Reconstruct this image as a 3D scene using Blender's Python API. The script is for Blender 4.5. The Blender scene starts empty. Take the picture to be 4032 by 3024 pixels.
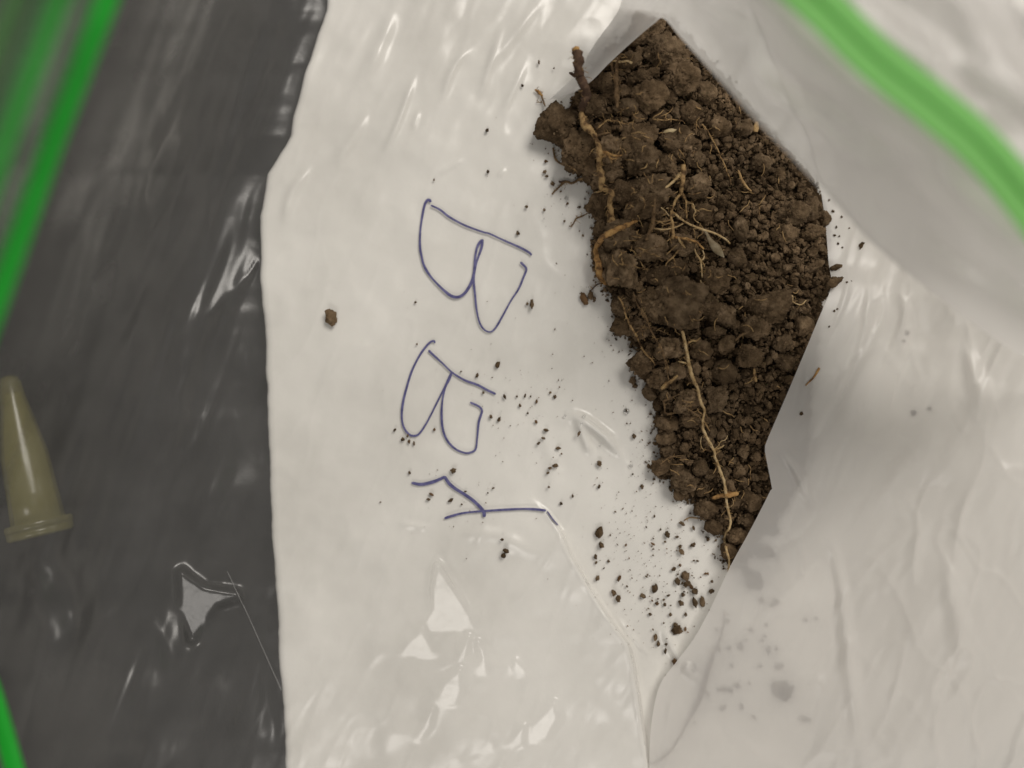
import bpy, bmesh, math, random
import numpy as np

random.seed(7)
RNG = np.random.default_rng(11)

# ------------------------------------------------------------------ camera, world, lamps, exposure
SC = bpy.context.scene
COL = SC.collection
CAM_H = 0.160                      # metres above the bench
LENS, SENSOR = 26.0, 36.0
cam_data = bpy.data.cameras.new("camera")
cam = bpy.data.objects.new("camera", cam_data)
COL.objects.link(cam)
cam.location = (0, 0, CAM_H)
cam.rotation_euler = (0, 0, 0)
cam_data.lens = LENS
cam_data.sensor_width = SENSOR
cam_data.clip_start = 0.002
cam_data.clip_end = 20
cam_data.dof.use_dof = True
cam_data.dof.focus_distance = CAM_H - 0.0112
cam_data.dof.aperture_fstop = 3.7
SC.camera = cam

world = bpy.data.worlds.new("World")
SC.world = world
world.use_nodes = True
bg = world.node_tree.nodes["Background"]
bg.inputs[0].default_value = (1.0, 0.955, 0.90, 1)
bg.inputs[1].default_value = 0.25


def area_lamp(name, loc, target, sx, sy, power, colour):
    d = bpy.data.lights.new(name, 'AREA')
    d.shape = 'RECTANGLE'
    d.size, d.size_y, d.energy, d.color = sx, sy, power, colour
    o = bpy.data.objects.new(name, d)
    COL.objects.link(o)
    o.location = loc
    dx, dy, dz = (target[i] - loc[i] for i in range(3))
    o.rotation_euler = (math.atan2(math.hypot(dx, dy), -dz), 0, math.atan2(dy, dx) - math.pi / 2)
    return o


area_lamp("ceiling_panel", (0.42, 0.58, 0.85), (0.02, 0.02, 0), 0.50, 0.42, 7.5, (1.0, 0.945, 0.87))
area_lamp("side_panel", (-0.15, -0.78, 0.82), (0, 0, 0), 0.26, 0.24, 1.9, (1.0, 0.95, 0.89))

SC.view_settings.view_transform = 'Standard'
SC.view_settings.look = 'None'
SC.view_settings.exposure = 0.0
SC.view_settings.gamma = 1.0
SC.view_settings.use_curve_mapping = False
SC.cycles.use_denoising = True
SC.cycles.transparent_max_bounces = 24
SC.cycles.max_bounces = 7
SC.cycles.sample_clamp_indirect = 6.0

# ------------------------------------------------------------------ helpers
K = SENSOR / LENS / 4032.0
MM = 0.001


def at(px, py, z):
    """photo position (4032 x 3024) at height z -> world point"""
    s = K * (CAM_H - z)
    return np.stack([(np.asarray(px, float) - 2016) * s, (1512 - np.asarray(py, float)) * s,
                     np.zeros_like(np.asarray(px, float)) + z], -1)


def pxm(n, z=0.01):
    return n * K * (CAM_H - z)


def _hash(ix, iy, iz, seed):
    h = (ix * 374761393 + iy * 668265263 + iz * 2147483647 + seed * 974634777) & 0xFFFFFFFF
    h = ((h ^ (h >> 13)) * 1274126177) & 0xFFFFFFFF
    h = ((h ^ (h >> 16)) * 2246822519) & 0xFFFFFFFF
    h ^= h >> 15
    return (h & 0xFFFFFF) / float(0xFFFFFF)


def vnoise(p, seed=0):
    p = np.asarray(p, float)
    i = np.floor(p).astype(np.int64)
    f = p - i
    f = f * f * f * (f * (f * 6 - 15) + 10)
    r = 0
    for dx in (0, 1):
        for dy in (0, 1):
            for dz in (0, 1):
                w = (f[..., 0] if dx else 1 - f[..., 0]) * (f[..., 1] if dy else 1 - f[..., 1]) * (f[..., 2] if dz else 1 - f[..., 2])
                r = r + w * _hash(i[..., 0] + dx, i[..., 1] + dy, i[..., 2] + dz, seed)
    return r * 2 - 1


def fbm(p, seed=0, octs=4, gain=0.5):
    p = np.asarray(p, float)
    a, r = 1.0, 0
    for k in range(octs):
        r = r + a * vnoise(p * 2 ** k + 17.3 * k, seed + k)
        a *= gain
    return r


def n2(px, py, scale, seed=0, octs=3, sx=1.0, sy=1.0, ang=0.0):
    """noise over photo pixels; scale = feature size"""
    px = np.asarray(px, float); py = np.asarray(py, float)
    c, s = math.cos(ang), math.sin(ang)
    u = (px * c + py * s) / (scale * sx); v = (-px * s + py * c) / (scale * sy)
    return fbm(np.stack([u, v, u * 0 + 0.37 + seed], -1), seed, octs)


def creases(px, py, scale, seed, sx=1.0, sy=1.0, ang=0.0):
    return np.maximum(0, 1 - 3.2 * np.abs(n2(px, py, scale, seed, 2, sx, sy, ang))) ** 2


def smooth(t):
    t = np.clip(t, 0, 1)
    return t * t * (3 - 2 * t)


def seg_dist(px, py, poly, closed=False):
    """distance to polyline"""
    pts = np.asarray(poly, float)[:, :2]
    n = len(pts)
    best = np.full(np.shape(px), 1e9)
    for i in range(n if closed else n - 1):
        a, b = pts[i], pts[(i + 1) % n]
        d = b - a
        L = max(d @ d, 1e-9)
        t = np.clip(((px - a[0]) * d[0] + (py - a[1]) * d[1]) / L, 0, 1)
        best = np.minimum(best, np.hypot(px - a[0] - t * d[0], py - a[1] - t * d[1]))
    return best


def inside(px, py, poly):
    pts = np.asarray(poly, float)[:, :2]
    r = np.zeros(np.shape(px), bool)
    n = len(pts)
    for i in range(n):
        x1, y1 = pts[i]; x2, y2 = pts[(i + 1) % n]
        c = ((y1 > py) != (y2 > py)) & (px < (x2 - x1) * (py - y1) / ((y2 - y1) if y2 != y1 else 1e-9) + x1)
        r ^= c
    return r


def catmull(pts, n):
    """resample a control polyline (any columns) to n smooth points, even in control index length"""
    P = np.asarray(pts, float)
    m = len(P)
    if m == 2:
        t = np.linspace(0, 1, n)[:, None]
        return P[0] * (1 - t) + P[1] * t
    seg = np.linalg.norm(np.diff(P[:, :2], axis=0), axis=1) + 1e-6
    cum = np.r_[0, np.cumsum(seg)]
    s = np.linspace(0, cum[-1], n)
    out = np.empty((n, P.shape[1]))
    E = np.vstack([2 * P[0] - P[1], P, 2 * P[-1] - P[-2]])
    for k, v in enumerate(s):
        i = min(np.searchsorted(cum, v, side='right') - 1, m - 2)
        t = (v - cum[i]) / seg[i]
        p0, p1, p2, p3 = E[i], E[i + 1], E[i + 2], E[i + 3]
        out[k] = 0.5 * (2 * p1 + (p2 - p0) * t + (2 * p0 - 5 * p1 + 4 * p2 - p3) * t * t + (3 * p1 - p0 - 3 * p2 + p3) * t ** 3)
    return out


def catmull_idx(P, n):
    """smooth resample with even steps in control index (keeps rails in step)"""
    P = np.asarray(P, float)
    m = len(P)
    E = np.vstack([2 * P[0] - P[1], P, 2 * P[-1] - P[-2]])
    out = np.empty((n,) + P.shape[1:])
    for k, v in enumerate(np.linspace(0, m - 1, n)):
        i = min(int(v), m - 2)
        t = v - i
        p0, p1, p2, p3 = E[i], E[i + 1], E[i + 2], E[i + 3]
        out[k] = 0.5 * (2 * p1 + (p2 - p0) * t + (2 * p0 - 5 * p1 + 4 * p2 - p3) * t * t + (3 * p1 - p0 - 3 * p2 + p3) * t ** 3)
    return out


def mesh_np(name, V, F, mat, parent=None, smooth_shade=True):
    V = np.asarray(V, np.float32).reshape(-1, 3)
    F = np.asarray(F, np.int32)
    me = bpy.data.meshes.new(name)
    k = F.shape[1]
    me.vertices.add(len(V)); me.vertices.foreach_set("co", V.ravel())
    me.loops.add(F.size); me.loops.foreach_set("vertex_index", F.ravel())
    me.polygons.add(len(F))
    me.polygons.foreach_set("loop_start", np.arange(0, F.size, k, dtype=np.int32))
    me.polygons.foreach_set("loop_total", np.full(len(F), k, np.int32))
    me.polygons.foreach_set("use_smooth", np.full(len(F), smooth_shade))
    me.update(calc_edges=True)
    me.validate()
    if mat:
        me.materials.append(mat)
    if name is None:
        return me
    o = bpy.data.objects.new(name, me)
    COL.objects.link(o)
    if parent:
        o.parent = parent
    return o


def grid_faces(nu, nv, keep=None):
    idx = np.arange(nu * nv).reshape(nu, nv)
    q = np.stack([idx[:-1, :-1], idx[1:, :-1], idx[1:, 1:], idx[:-1, 1:]], -1).reshape(-1, 4)
    if keep is not None:
        k = keep.reshape(-1)
        q = q[k[q].all(1)]
    return q


def compact(V, F):
    used = np.unique(F)
    m = np.full(len(V), -1); m[used] = np.arange(len(used))
    return V[used], m[F]


def tag(o, label=None, cat=None, group=None, kind=None):
    if label: o["label"] = label
    if cat: o["category"] = cat
    if group: o["group"] = group
    if kind: o["kind"] = kind
    return o


def empty(name, loc=(0, 0, 0)):
    o = bpy.data.objects.new(name, None)
    COL.objects.link(o)
    o.location = loc
    o.empty_display_size = 0.005
    return o


# ------------------------------------------------------------------ materials
def new_mat(name):
    m = bpy.data.materials.new(name)
    m.use_nodes = True
    nt = m.node_tree
    for n in list(nt.nodes):
        nt.nodes.remove(n)
    out = nt.nodes.new("ShaderNodeOutputMaterial")
    return m, nt, out


def N(nt, t, **kw):
    n = nt.nodes.new(t)
    for k, v in kw.items():
        setattr(n, k, v)
    return n


def pos_noise(nt, scale, detail=4, rough=0.6, dist=0.0):
    g = N(nt, "ShaderNodeNewGeometry")
    n = N(nt, "ShaderNodeTexNoise")
    n.inputs["Scale"].default_value = scale
    n.inputs["Detail"].default_value = detail
    n.inputs["Roughness"].default_value = rough
    n.inputs["Distortion"].default_value = dist
    nt.links.new(g.outputs["Position"], n.inputs["Vector"])
    return n.outputs["Fac"]


def ramp(nt, fac, stops):
    r = N(nt, "ShaderNodeValToRGB")
    e = r.color_ramp.elements
    while len(e) < len(stops):
        e.new(0.5)
    for k, (p, c) in enumerate(stops):
        e[k].position = p
        e[k].color = (*c, 1)
    nt.links.new(fac, r.inputs[0])
    return r.outputs[0]


def principled_noise(name, stops, scale, rough=0.85, bump=None, spec=0.3, detail=5):
    m, nt, out = new_mat(name)
    b = N(nt, "ShaderNodeBsdfPrincipled")
    b.inputs["Roughness"].default_value = rough
    b.inputs["Specular IOR Level"].default_value = spec
    colour = ramp(nt, pos_noise(nt, scale, detail), stops)
    if name.startswith("soil"):           # damp and dry patches, clod to clod
        oi = N(nt, "ShaderNodeObjectInfo")
        mr = N(nt, "ShaderNodeMapRange"); mr.inputs["To Min"].default_value = .8; mr.inputs["To Max"].default_value = 1.25
        nt.links.new(oi.outputs["Random"], mr.inputs["Value"])
        m2_ = N(nt, "ShaderNodeMapRange"); m2_.inputs["From Min"].default_value = .3; m2_.inputs["From Max"].default_value = .7
        m2_.inputs["To Min"].default_value = .7; m2_.inputs["To Max"].default_value = 1.25
        nt.links.new(pos_noise(nt, 130, 3), m2_.inputs["Value"])
        mu = N(nt, "ShaderNodeMath", operation='MULTIPLY')
        nt.links.new(mr.outputs[0], mu.inputs[0]); nt.links.new(m2_.outputs[0], mu.inputs[1])
        vm = N(nt, "ShaderNodeVectorMath", operation='SCALE')
        nt.links.new(colour, vm.inputs[0]); nt.links.new(mu.outputs[0], vm.inputs["Scale"])
        colour = vm.outputs[0]
    nt.links.new(colour, b.inputs["Base Color"])
    last = None
    for (s, dist, st) in (bump or []):
        bn = N(nt, "ShaderNodeBump")
        bn.inputs["Strength"].default_value = st
        bn.inputs["Distance"].default_value = dist
        nt.links.new(pos_noise(nt, s, 4, 0.65), bn.inputs["Height"])
        if last: nt.links.new(last, bn.inputs["Normal"])
        last = bn.outputs[0]
    if last: nt.links.new(last, b.inputs["Normal"])
    nt.links.new(b.outputs[0], out.inputs[0])
    return m


def film_mat(name, haze, white, rough, transl=0.35, vary=0.0, tint=(1, 1, 1), gloss=0.05, blur=0.0):
    """thin plastic film: straight-through light + milky scatter + surface gloss"""
    m, nt, out = new_mat(name)
    tr = N(nt, "ShaderNodeBsdfTransparent"); tr.inputs[0].default_value = (*tint, 1)
    df = N(nt, "ShaderNodeBsdfDiffuse"); df.inputs[0].default_value = (*white, 1)
    tl = N(nt, "ShaderNodeBsdfTranslucent"); tl.inputs[0].default_value = (*white, 1)
    mx = N(nt, "ShaderNodeMixShader"); mx.inputs[0].default_value = transl
    nt.links.new(df.outputs[0], mx.inputs[1]); nt.links.new(tl.outputs[0], mx.inputs[2])
    if blur:
        rf = N(nt, "ShaderNodeBsdfRefraction"); rf.inputs["IOR"].default_value = 1.35; rf.inputs["Roughness"].default_value = 0.5
        ms = N(nt, "ShaderNodeMixShader"); ms.inputs[0].default_value = blur
        nt.links.new(tr.outputs[0], ms.inputs[1]); nt.links.new(rf.outputs[0], ms.inputs[2])
        tr = ms
    m1 = N(nt, "ShaderNodeMixShader")
    if vary:
        mr = N(nt, "ShaderNodeMapRange")
        mr.inputs["From Min"].default_value = 0.3; mr.inputs["From Max"].default_value = 0.7
        mr.inputs["To Min"].default_value = haze - vary; mr.inputs["To Max"].default_value = haze + vary
        nt.links.new(pos_noise(nt, 90, 5, 0.6), mr.inputs["Value"])
        nt.links.new(mr.outputs[0], m1.inputs[0])
    else:
        m1.inputs[0].default_value = haze
    nt.links.new(tr.outputs[0], m1.inputs[1]); nt.links.new(mx.outputs[0], m1.inputs[2])
    gl = N(nt, "ShaderNodeBsdfGlossy"); gl.inputs["Roughness"].default_value = rough
    fr = N(nt, "ShaderNodeFresnel"); fr.inputs[0].default_value = 1.5
    bn = N(nt, "ShaderNodeBump"); bn.inputs["Strength"].default_value = 0.10; bn.inputs["Distance"].default_value = 0.0003
    nt.links.new(pos_noise(nt, 420, 3), bn.inputs["Height"])
    nt.links.new(bn.outputs[0], gl.inputs["Normal"])
    # the film's back side must not read as total reflection
    geo = N(nt, "ShaderNodeNewGeometry")
    lw = N(nt, "ShaderNodeLayerWeight"); lw.inputs[0].default_value = 0.12
    mm = N(nt, "ShaderNodeMath", operation='MULTIPLY_ADD'); mm.inputs[1].default_value = 0.18; mm.inputs[2].default_value = gloss
    nt.links.new(lw.outputs["Fresnel"], mm.inputs[0])
    nt.nodes.remove(fr)
    m2 = N(nt, "ShaderNodeMixShader")
    nt.links.new(mm.outputs[0], m2.inputs[0])
    nt.links.new(m1.outputs[0], m2.inputs[1]); nt.links.new(gl.outputs[0], m2.inputs[2])
    nt.links.new(m2.outputs[0], out.inputs[0])
    return m


M = {}
M['bench'] = principled_noise("black_bench", [(0.3, (0.014, 0.014, 0.013)), (0.7, (0.026, 0.025, 0.023))], 60, 0.5, [(900, 0.0002, 0.2)])
M['paper'] = principled_noise("white_paper", [(0.32, (0.70, 0.68, 0.635)), (0.5, (0.785, 0.765, 0.72)), (0.66, (0.835, 0.815, 0.77))], 30, 0.9,
                              [(1500, 0.0001, 0.15), (160, 0.0006, 0.16)], 0.15)
M['clear'] = film_mat("clear_film", 0.078, (0.80, 0.79, 0.78), 0.28, 0.3, 0.018, gloss=0.05)
M['milky'] = film_mat("milky_film", 0.72, (0.95, 0.93, 0.905), 0.36, 0.54, 0.03, gloss=0.035, blur=0.45)
M['green'] = film_mat("green_zip", 0.92, (0.02, 0.52, 0.04), 0.4, 0.30, gloss=.03)
M['green_pale'] = film_mat("green_zip_pale", 0.78, (0.05, 0.42, 0.06), 0.4, 0.30, gloss=.03)
M['green_faint'] = film_mat("green_zip_faint", 0.55, (0.10, 0.26, 0.08), 0.4, 0.30, gloss=.03)
M['green_front'] = film_mat("green_zip_front", 0.92, (0.38, 0.78, 0.28), 0.5, 0.5, gloss=0.0)
M['ink'] = principled_noise("blue_ink", [(0.35, (0.060, 0.057, 0.165)), (0.7, (0.15, 0.145, 0.30))], 900, 0.45, None, 0.4)
SOILB = [(700, 0.0007, 0.9), (2600, 0.0003, 0.9)]
M['soil'] = principled_noise("soil", [(0.27, (0.044, 0.028, 0.014)), (0.5, (0.114, 0.076, 0.043)), (0.73, (0.215, 0.150, 0.091))], 420, 0.96, SOILB, 0.12, 8)
M['soil_pale'] = principled_noise("soil_pale", [(0.27, (0.062, 0.040, 0.021)), (0.5, (0.148, 0.101, 0.059)), (0.73, (0.26, 0.185, 0.115))], 520, 0.96, SOILB, 0.12, 8)
M['soil_dark'] = principled_noise("soil_dark", [(0.27, (0.032, 0.020, 0.010)), (0.5, (0.082, 0.054, 0.030)), (0.73, (0.16, 0.110, 0.066))], 520, 0.97, SOILB, 0.1, 8)
M['soil_rust'] = principled_noise("soil_rust", [(0.3, (0.10, 0.055, 0.026)), (0.7, (0.19, 0.115, 0.06))], 700, 0.95, SOILB, 0.12)
RB = [(2200, 0.0002, 0.8)]
M['root_bark'] = principled_noise("root_bark", [(0.35, (0.055, 0.032, 0.022)), (0.7, (0.13, 0.08, 0.05))], 900, 0.9, RB, 0.2)
M['root_tan'] = principled_noise("root_tan", [(0.38, (0.10, 0.058, 0.028)), (0.5, (0.30, 0.19, 0.085)), (0.68, (0.44, 0.30, 0.14))], 800, 0.85, RB, 0.2)
M['root_orange'] = principled_noise("root_orange", [(0.36, (0.13, 0.07, 0.03)), (0.5, (0.36, 0.20, 0.075)), (0.7, (0.50, 0.31, 0.12))], 700, 0.85, RB, 0.2)
M['root_pale'] = principled_noise("root_pale", [(0.32, (0.30, 0.19, 0.08)), (0.55, (0.52, 0.38, 0.20)), (0.75, (0.62, 0.49, 0.30))], 700, 0.8, RB, 0.25)
M['root_brown'] = principled_noise("root_brown", [(0.35, (0.10, 0.062, 0.032)), (0.7, (0.24, 0.155, 0.08))], 800, 0.9, RB, 0.2)
M['husk'] = principled_noise("husk", [(0.35, (0.33, 0.25, 0.13)), (0.7, (0.50, 0.41, 0.25))], 900, 0.7, RB, 0.3)
M['leaf'] = principled_noise("dry_leaf", [(0.35, (0.17, 0.125, 0.065)), (0.7, (0.30, 0.25, 0.17))], 600, 0.6, RB, 0.4)
M['tube'] = film_mat("yellow_tube", 0.30, (0.38, 0.345, 0.11), 0.25, 0.4, gloss=.035)
m, nt, out = new_mat("water")
b = N(nt, "ShaderNodeBsdfPrincipled"); b.inputs["Roughness"].default_value = 0.03; b.inputs["IOR"].default_value = 1.33
b.inputs["Transmission Weight"].default_value = 1.0
nt.links.new(b.outputs[0], out.inputs[0]); M['water'] = m

# ------------------------------------------------------------------ bench top
V = np.array([[-.9, -.8, 0], [.9, -.8, 0], [.9, .8, 0], [-.9, .8, 0], [-.9, -.8, -.03], [.9, -.8, -.03], [.9, .8, -.03], [-.9, .8, -.03]])
o = mesh_np("bench_top", V, [[0, 1, 2, 3], [7, 6, 5, 4], [0, 4, 5, 1], [1, 5, 6, 2], [2, 6, 7, 3], [3, 7, 4, 0]], M['bench'], None, False)
tag(o, "black laboratory bench top seen through the clear bag film", None, None, "structure")

# ------------------------------------------------------------------ folded white paper under the bag
EDGE = [(1300, -300), (1290, -60), (1288, 43), (1252, 140), (1221, 237), (1197, 292), (1179, 377), (1154, 462), (1142, 535), (1121, 577), (1057, 687), (1042, 760),
        (1027, 851), (1024, 1008), (1027, 1057), (1033, 1190), (1042, 1312), (1046, 1464), (1054, 1616), (1060, 1828), (1069, 2016),
        (1072, 2107), (1088, 2289), (1094, 2441), (1112, 2715), (1130, 3024), (1138, 3150), (1150, 3500)]
EX = np.array(EDGE, float)


def edge_x(py):
    return np.interp(py, EX[:, 1], EX[:, 0])


def z_paper(px, py):
    px = np.asarray(px, float); py = np.asarray(py, float)
    z = 6.4 + 0.35 * n2(px, py, 420, 3, 3) + 0.16 * n2(px, py, 120, 5, 2)
    top = smooth((900 - py) / 900) * smooth((2400 - px) / 900)
    z = z + top * 0.4 * n2(px, py, 90, 8, 2, 1, 5, 0.42)
    return z * MM


# ------------------------------------------------------------------ outlines of the soil
SOIL_L = [(2545, 70), (2425, 175), (2330, 280), (2292, 335), (2262, 385), (2240, 415), (2190, 440), (2160, 520), (2180, 565), (2217, 595), (2242, 650), (2282, 689), (2305, 707),
          (2330, 736), (2334, 769), (2320, 800), (2318, 830), (2330, 848), (2350, 867), (2345, 906), (2332, 943), (2335, 975), (2338, 1027), (2347, 1088),
          (2376, 1113), (2392, 1153), (2420, 1182), (2432, 1226), (2432, 1254), (2415, 1290), (2428, 1314), (2470, 1311), (2488, 1360), (2515, 1375), (2490, 1414),
          (2504, 1457), (2545, 1501), (2572, 1563), (2583, 1617), (2583, 1675), (2590, 1715), (2578, 1744), (2597, 1765), (2600, 1794), (2556, 1838), (2590, 1868),
          (2635, 1888), (2638, 1921), (2662, 1960), (2691, 1960), (2736, 1973), (2735, 2017), (2783, 2046), (2783, 2082), (2811, 2112), (2845, 2107), (2866, 2125),
          (2834, 2186), (2863, 2218), (2890, 2236)]
SOIL_R = [(2930, 2220), (2990, 2120), (3080, 2020), (3160, 1880), (3180, 1750), (3190, 1560), (3215, 1400), (3235, 1200), (3275, 1135), (3278, 1080), (3266, 1010),
          (3260, 881), (3240, 800), (3230, 757), (3180, 680), (3083, 566), (2963, 434), (2825, 277), (2700, 132), (2625, 62), (2580, 58)]
SOIL = SOIL_L + SOIL_R

# ------------------------------------------------------------------ back film of the bag
FOLD = [(2100, 1960), (2152, 2016), (2207, 2095), (2243, 2180), (2316, 2308), (2377, 2405), (2438, 2490), (2474, 2538), (2492, 2611), (2511, 2733), (2535, 2897), (2552, 3012), (2562, 3200)]
# ridges: polyline, width px, height mm
RIDGES = [
    ([(900, 260), (830, 430), (800, 560), (770, 700)], 26, 1.0), ([(760, 330), (640, 560), (560, 800), (500, 1000)], 40, 1.6),
    ([(600, 480), (500, 700), (420, 900), (330, 1200)], 45, 2.0), ([(905, 130), (880, 300), (820, 520)], 20, .8),
    ([(640, 1000), (560, 1120), (480, 1260), (380, 1400)], 34, 1.4), ([(470, 1050), (380, 1180), (300, 1340), (180, 1530)], 36, 1.8),
    ([(820, 700), (720, 900), (650, 1020), (600, 1130)], 28, 1.2), ([(430, 600), (330, 820), (240, 1010)], 40, 1.6),
    ([(990, 700), (930, 900), (850, 1100), (760, 1280)], 18, .8), ([(1000, 980), (930, 1120), (820, 1240), (720, 1370)], 24, 1.1),
    ([(1010, 1050), (950, 1110), (870, 1190), (800, 1280)], 12, .5), ([(1020, 1010), (960, 1130)], 8, .4), ([(890, 60), (860, 200)], 16, .5),
    ([(780, 1420), (790, 1600), (800, 1750)], 7, .35), ([(700, 1500), (730, 1640), (760, 1800), (770, 1960)], 10, .4), ([(910, 1590), (950, 1780)], 9, .3),
    ([(600, 1800), (650, 1870)], 6, .3), ([(200, 2130), (250, 2250), (290, 2400), (310, 2580)], 34, 2.2), ([(590, 2370), (640, 2500), (700, 2650), (740, 2740)], 24, 1.1),
    ([(120, 2160), (150, 2330), (180, 2520)], 26, -1.4), ([(760, 1480), (745, 1330), (790, 1190)], 15, .6), ([(940, 1340), (960, 1500)], 10, .3),
    ([(1040, 1830), (960, 1900), (830, 1980), (640, 2060)], 40, 1.2), 
    ([(850, 2640), (900, 2800), (930, 2980)], 30, .8), ([(1000, 2500), (1050, 2750), (1080, 2950)], 26, .5),
    # over the paper: creases running down-left from the top
    ([(1640, 280), (1560, 500), (1500, 620)], 12, .45), ([(2160, -40), (2000, 170), (1900, 300)], 22, .5), ([(1870, 170), (1790, 260), (1730, 420)], 14, .45),
    ([(1990, 60), (1950, 190), (1880, 420)], 16, .4), ([(1460, 420), (1380, 560), (1300, 660)], 22, .5), ([(1650, 430), (1620, 520)], 9, .3),
    ([(1560, 40), (1480, 220), (1420, 330)], 26, .6), ([(1230, 640), (1150, 760), (1110, 900)], 20, .6), ([(2080, 230), (2010, 380), (1960, 470)], 14, .3),
    ([(1830, 620), (1720, 690)], 10, .25), ([(1960, 700), (1990, 660)], 8, .25),
    ([(2215, 1655), (2262, 1638), (2330, 1680), (2400, 1735), (2470, 1800)], 20, 1.6), ([(2262, 1640), (2290, 1700), (2330, 1800)], 16, 1.0),
    ([(2380, 1710), (2440, 1760), (2500, 1830)], 14, -.7),
    ([(2140, 1700), (2180, 1850), (2160, 2000)], 30, .5), ([(2600, 2450), (2660, 2570), (2760, 2700)], 18, .7), ([(2420, 2420), (2560, 2600)], 10, .4), ([(1560, 2060), (1700, 2080)], 14, .25),
    ([(1720, 2100), (1950, 2110), (2150, 2200)], 30, .3),
]
# facets that catch the lamp: polygon, lowest y, slope
FACETS = [
    ([(1722, 2226), (1704, 2320), (1705, 2390), (1668, 2466), (1800, 2480), (1868, 2500), (1846, 2420), (1800, 2345)], 2505, .25),
    ([(1660, 2480), (1610, 2530), (1580, 2575), (1660, 2588), (1712, 2590)], 2600, .24),
    ([(1845, 2510), (1830, 2590), (1740, 2640), (1800, 2610)], 2650, .26),
    ([(1810, 2640), (1750, 2690), (1720, 2780), (1790, 2770), (1812, 2720)], 2800, .25), ([(1700, 2800), (1660, 2880), (1640, 2925), (1690, 2860)], 2930, .24),
    ([(1880, 2530), (1900, 2590), (1880, 2660), (1912, 2650), (1905, 2560)], 2670, .24),
    ([(2030, 2600), (2065, 2640), (2050, 2665), (2025, 2630)], 2670, .25),
    ([(2060, 2860), (2010, 2935), (1990, 2945), (2050, 2925)], 2950, .25), ([(2180, 2770), (2100, 2860), (2085, 2925), (2150, 2905), (2192, 2830)], 2935, .24),
    ([(1935, 2930), (1890, 2965), (1930, 2950)], 2975, .25),
    ([(714, 2262), (722, 2400), (758, 2510), (800, 2440), (850, 2375), (930, 2345), (800, 2325)], 2520, .12),
]
ZIPX = np.array([(-400, 590), (0, 440), (250, 345), (547, 231), (1008, 67), (1250, -20), (1600, -140), (2000, -230), (2400, -160), (2700, -20), (2900, 40), (3100, 95), (3300, 130)], float)


def zip_x(py):
    return np.interp(py, ZIPX[:, 0], ZIPX[:, 1])


LAMP2 = np.array((-0.15, -0.78, 0.82))
FZ = {}


def cxs(k):
    return FZ[k][1]


def facet_plane(fz, x, y):
    z0, cx, cy, nx, ny, nz = fz
    k = K * (CAM_H - z0)
    return z0 - (nx / nz) * (x - cx) * k + (ny / nz) * (y - cy) * k + 0.00004 * n2(x, y, 30, 41, 2)


def film_wrinkle(px, py):
    """wrinkles of the film in mm, share of bare film, way up the wall"""
    px = np.asarray(px, float); py = np.asarray(py, float)
    ex = edge_x(py)
    t = np.maximum(ex - px, 0) / np.maximum(ex - zip_x(py), 50)
    w = np.zeros_like(px)
    for pts, wd, h in RIDGES:
        P = np.array(pts, float)
        lo = P.min(0) - 4 * wd; hi = P.max(0) + 4 * wd
        m = (px > lo[0]) & (px < hi[0]) & (py > lo[1]) & (py < hi[1])
        if m.any():
            q = catmull(P, 14)
            dd = seg_dist(px[m], py[m], q)
            L = np.hypot(*(P[-1] - P[0])) + 1e-6
            al = ((px[m] - P[0, 0]) * (P[-1, 0] - P[0, 0]) + (py[m] - P[0, 1]) * (P[-1, 1] - P[0, 1])) / L ** 2
            fade = smooth(np.clip(al, 0, 1) * 3) * smooth(np.clip(1 - al, 0, 1) * 3) * .9 + .1
            dk = smooth((edge_x(py[m]) - px[m]) / 120)
            w[m] += h * np.exp(-(dd / (wd * (1 + .7 * dk))) ** 2) * fade * (1.6 - (.95 if wd > 22 else 1.3) * dk)
    # step of the folded crease: the left side stands higher
    m = (py > 1900)
    fx = np.interp(py, [p[1] for p in FOLD], [p[0] for p in FOLD])
    side = (fx - px)
    w += np.where(m, 2.8 * smooth(side / 26 + .5) * smooth((py - 1930) / 250) * np.exp(-np.maximum(side, 0) / 330) , 0)
    w += np.where(m, 0.7 * np.exp(-(side / 11) ** 2) * smooth((py - 1960) / 120), 0)
    dark = smooth((ex - px) / 160)
    # loose wrinkles
    w += dark * (0.30 * n2(px, py, 60, 31, 2, 1, 6, 0.36) + .9 * n2(px, py, 170, 33, 2, 1, 4, 0.33)) * (1 - .8 * smooth((t - .75) / .2))
    w += (1 - dark) * (0.06 * n2(px, py, 42, 35, 2, 1, 2.6, 0.5) + 0.20 * n2(px, py, 130, 36, 2, 1, 2.2, 0.6))
    w += (1 - dark) * (.17 * creases(px, py, 260, 141, 1, 2.4, .55) + .10 * creases(px, py, 130, 143, 1, 3, .35))
    w += dark * .22 * creases(px, py, 240, 145, 1, 3.5, .36)
    top = smooth((1000 - py) / 900) * smooth((2500 - px) / 500) * (1 - dark)
    w += top * 0.15 * n2(px, py, 60, 37, 2, 1, 5, 0.45)
    return w, dark, t


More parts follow.
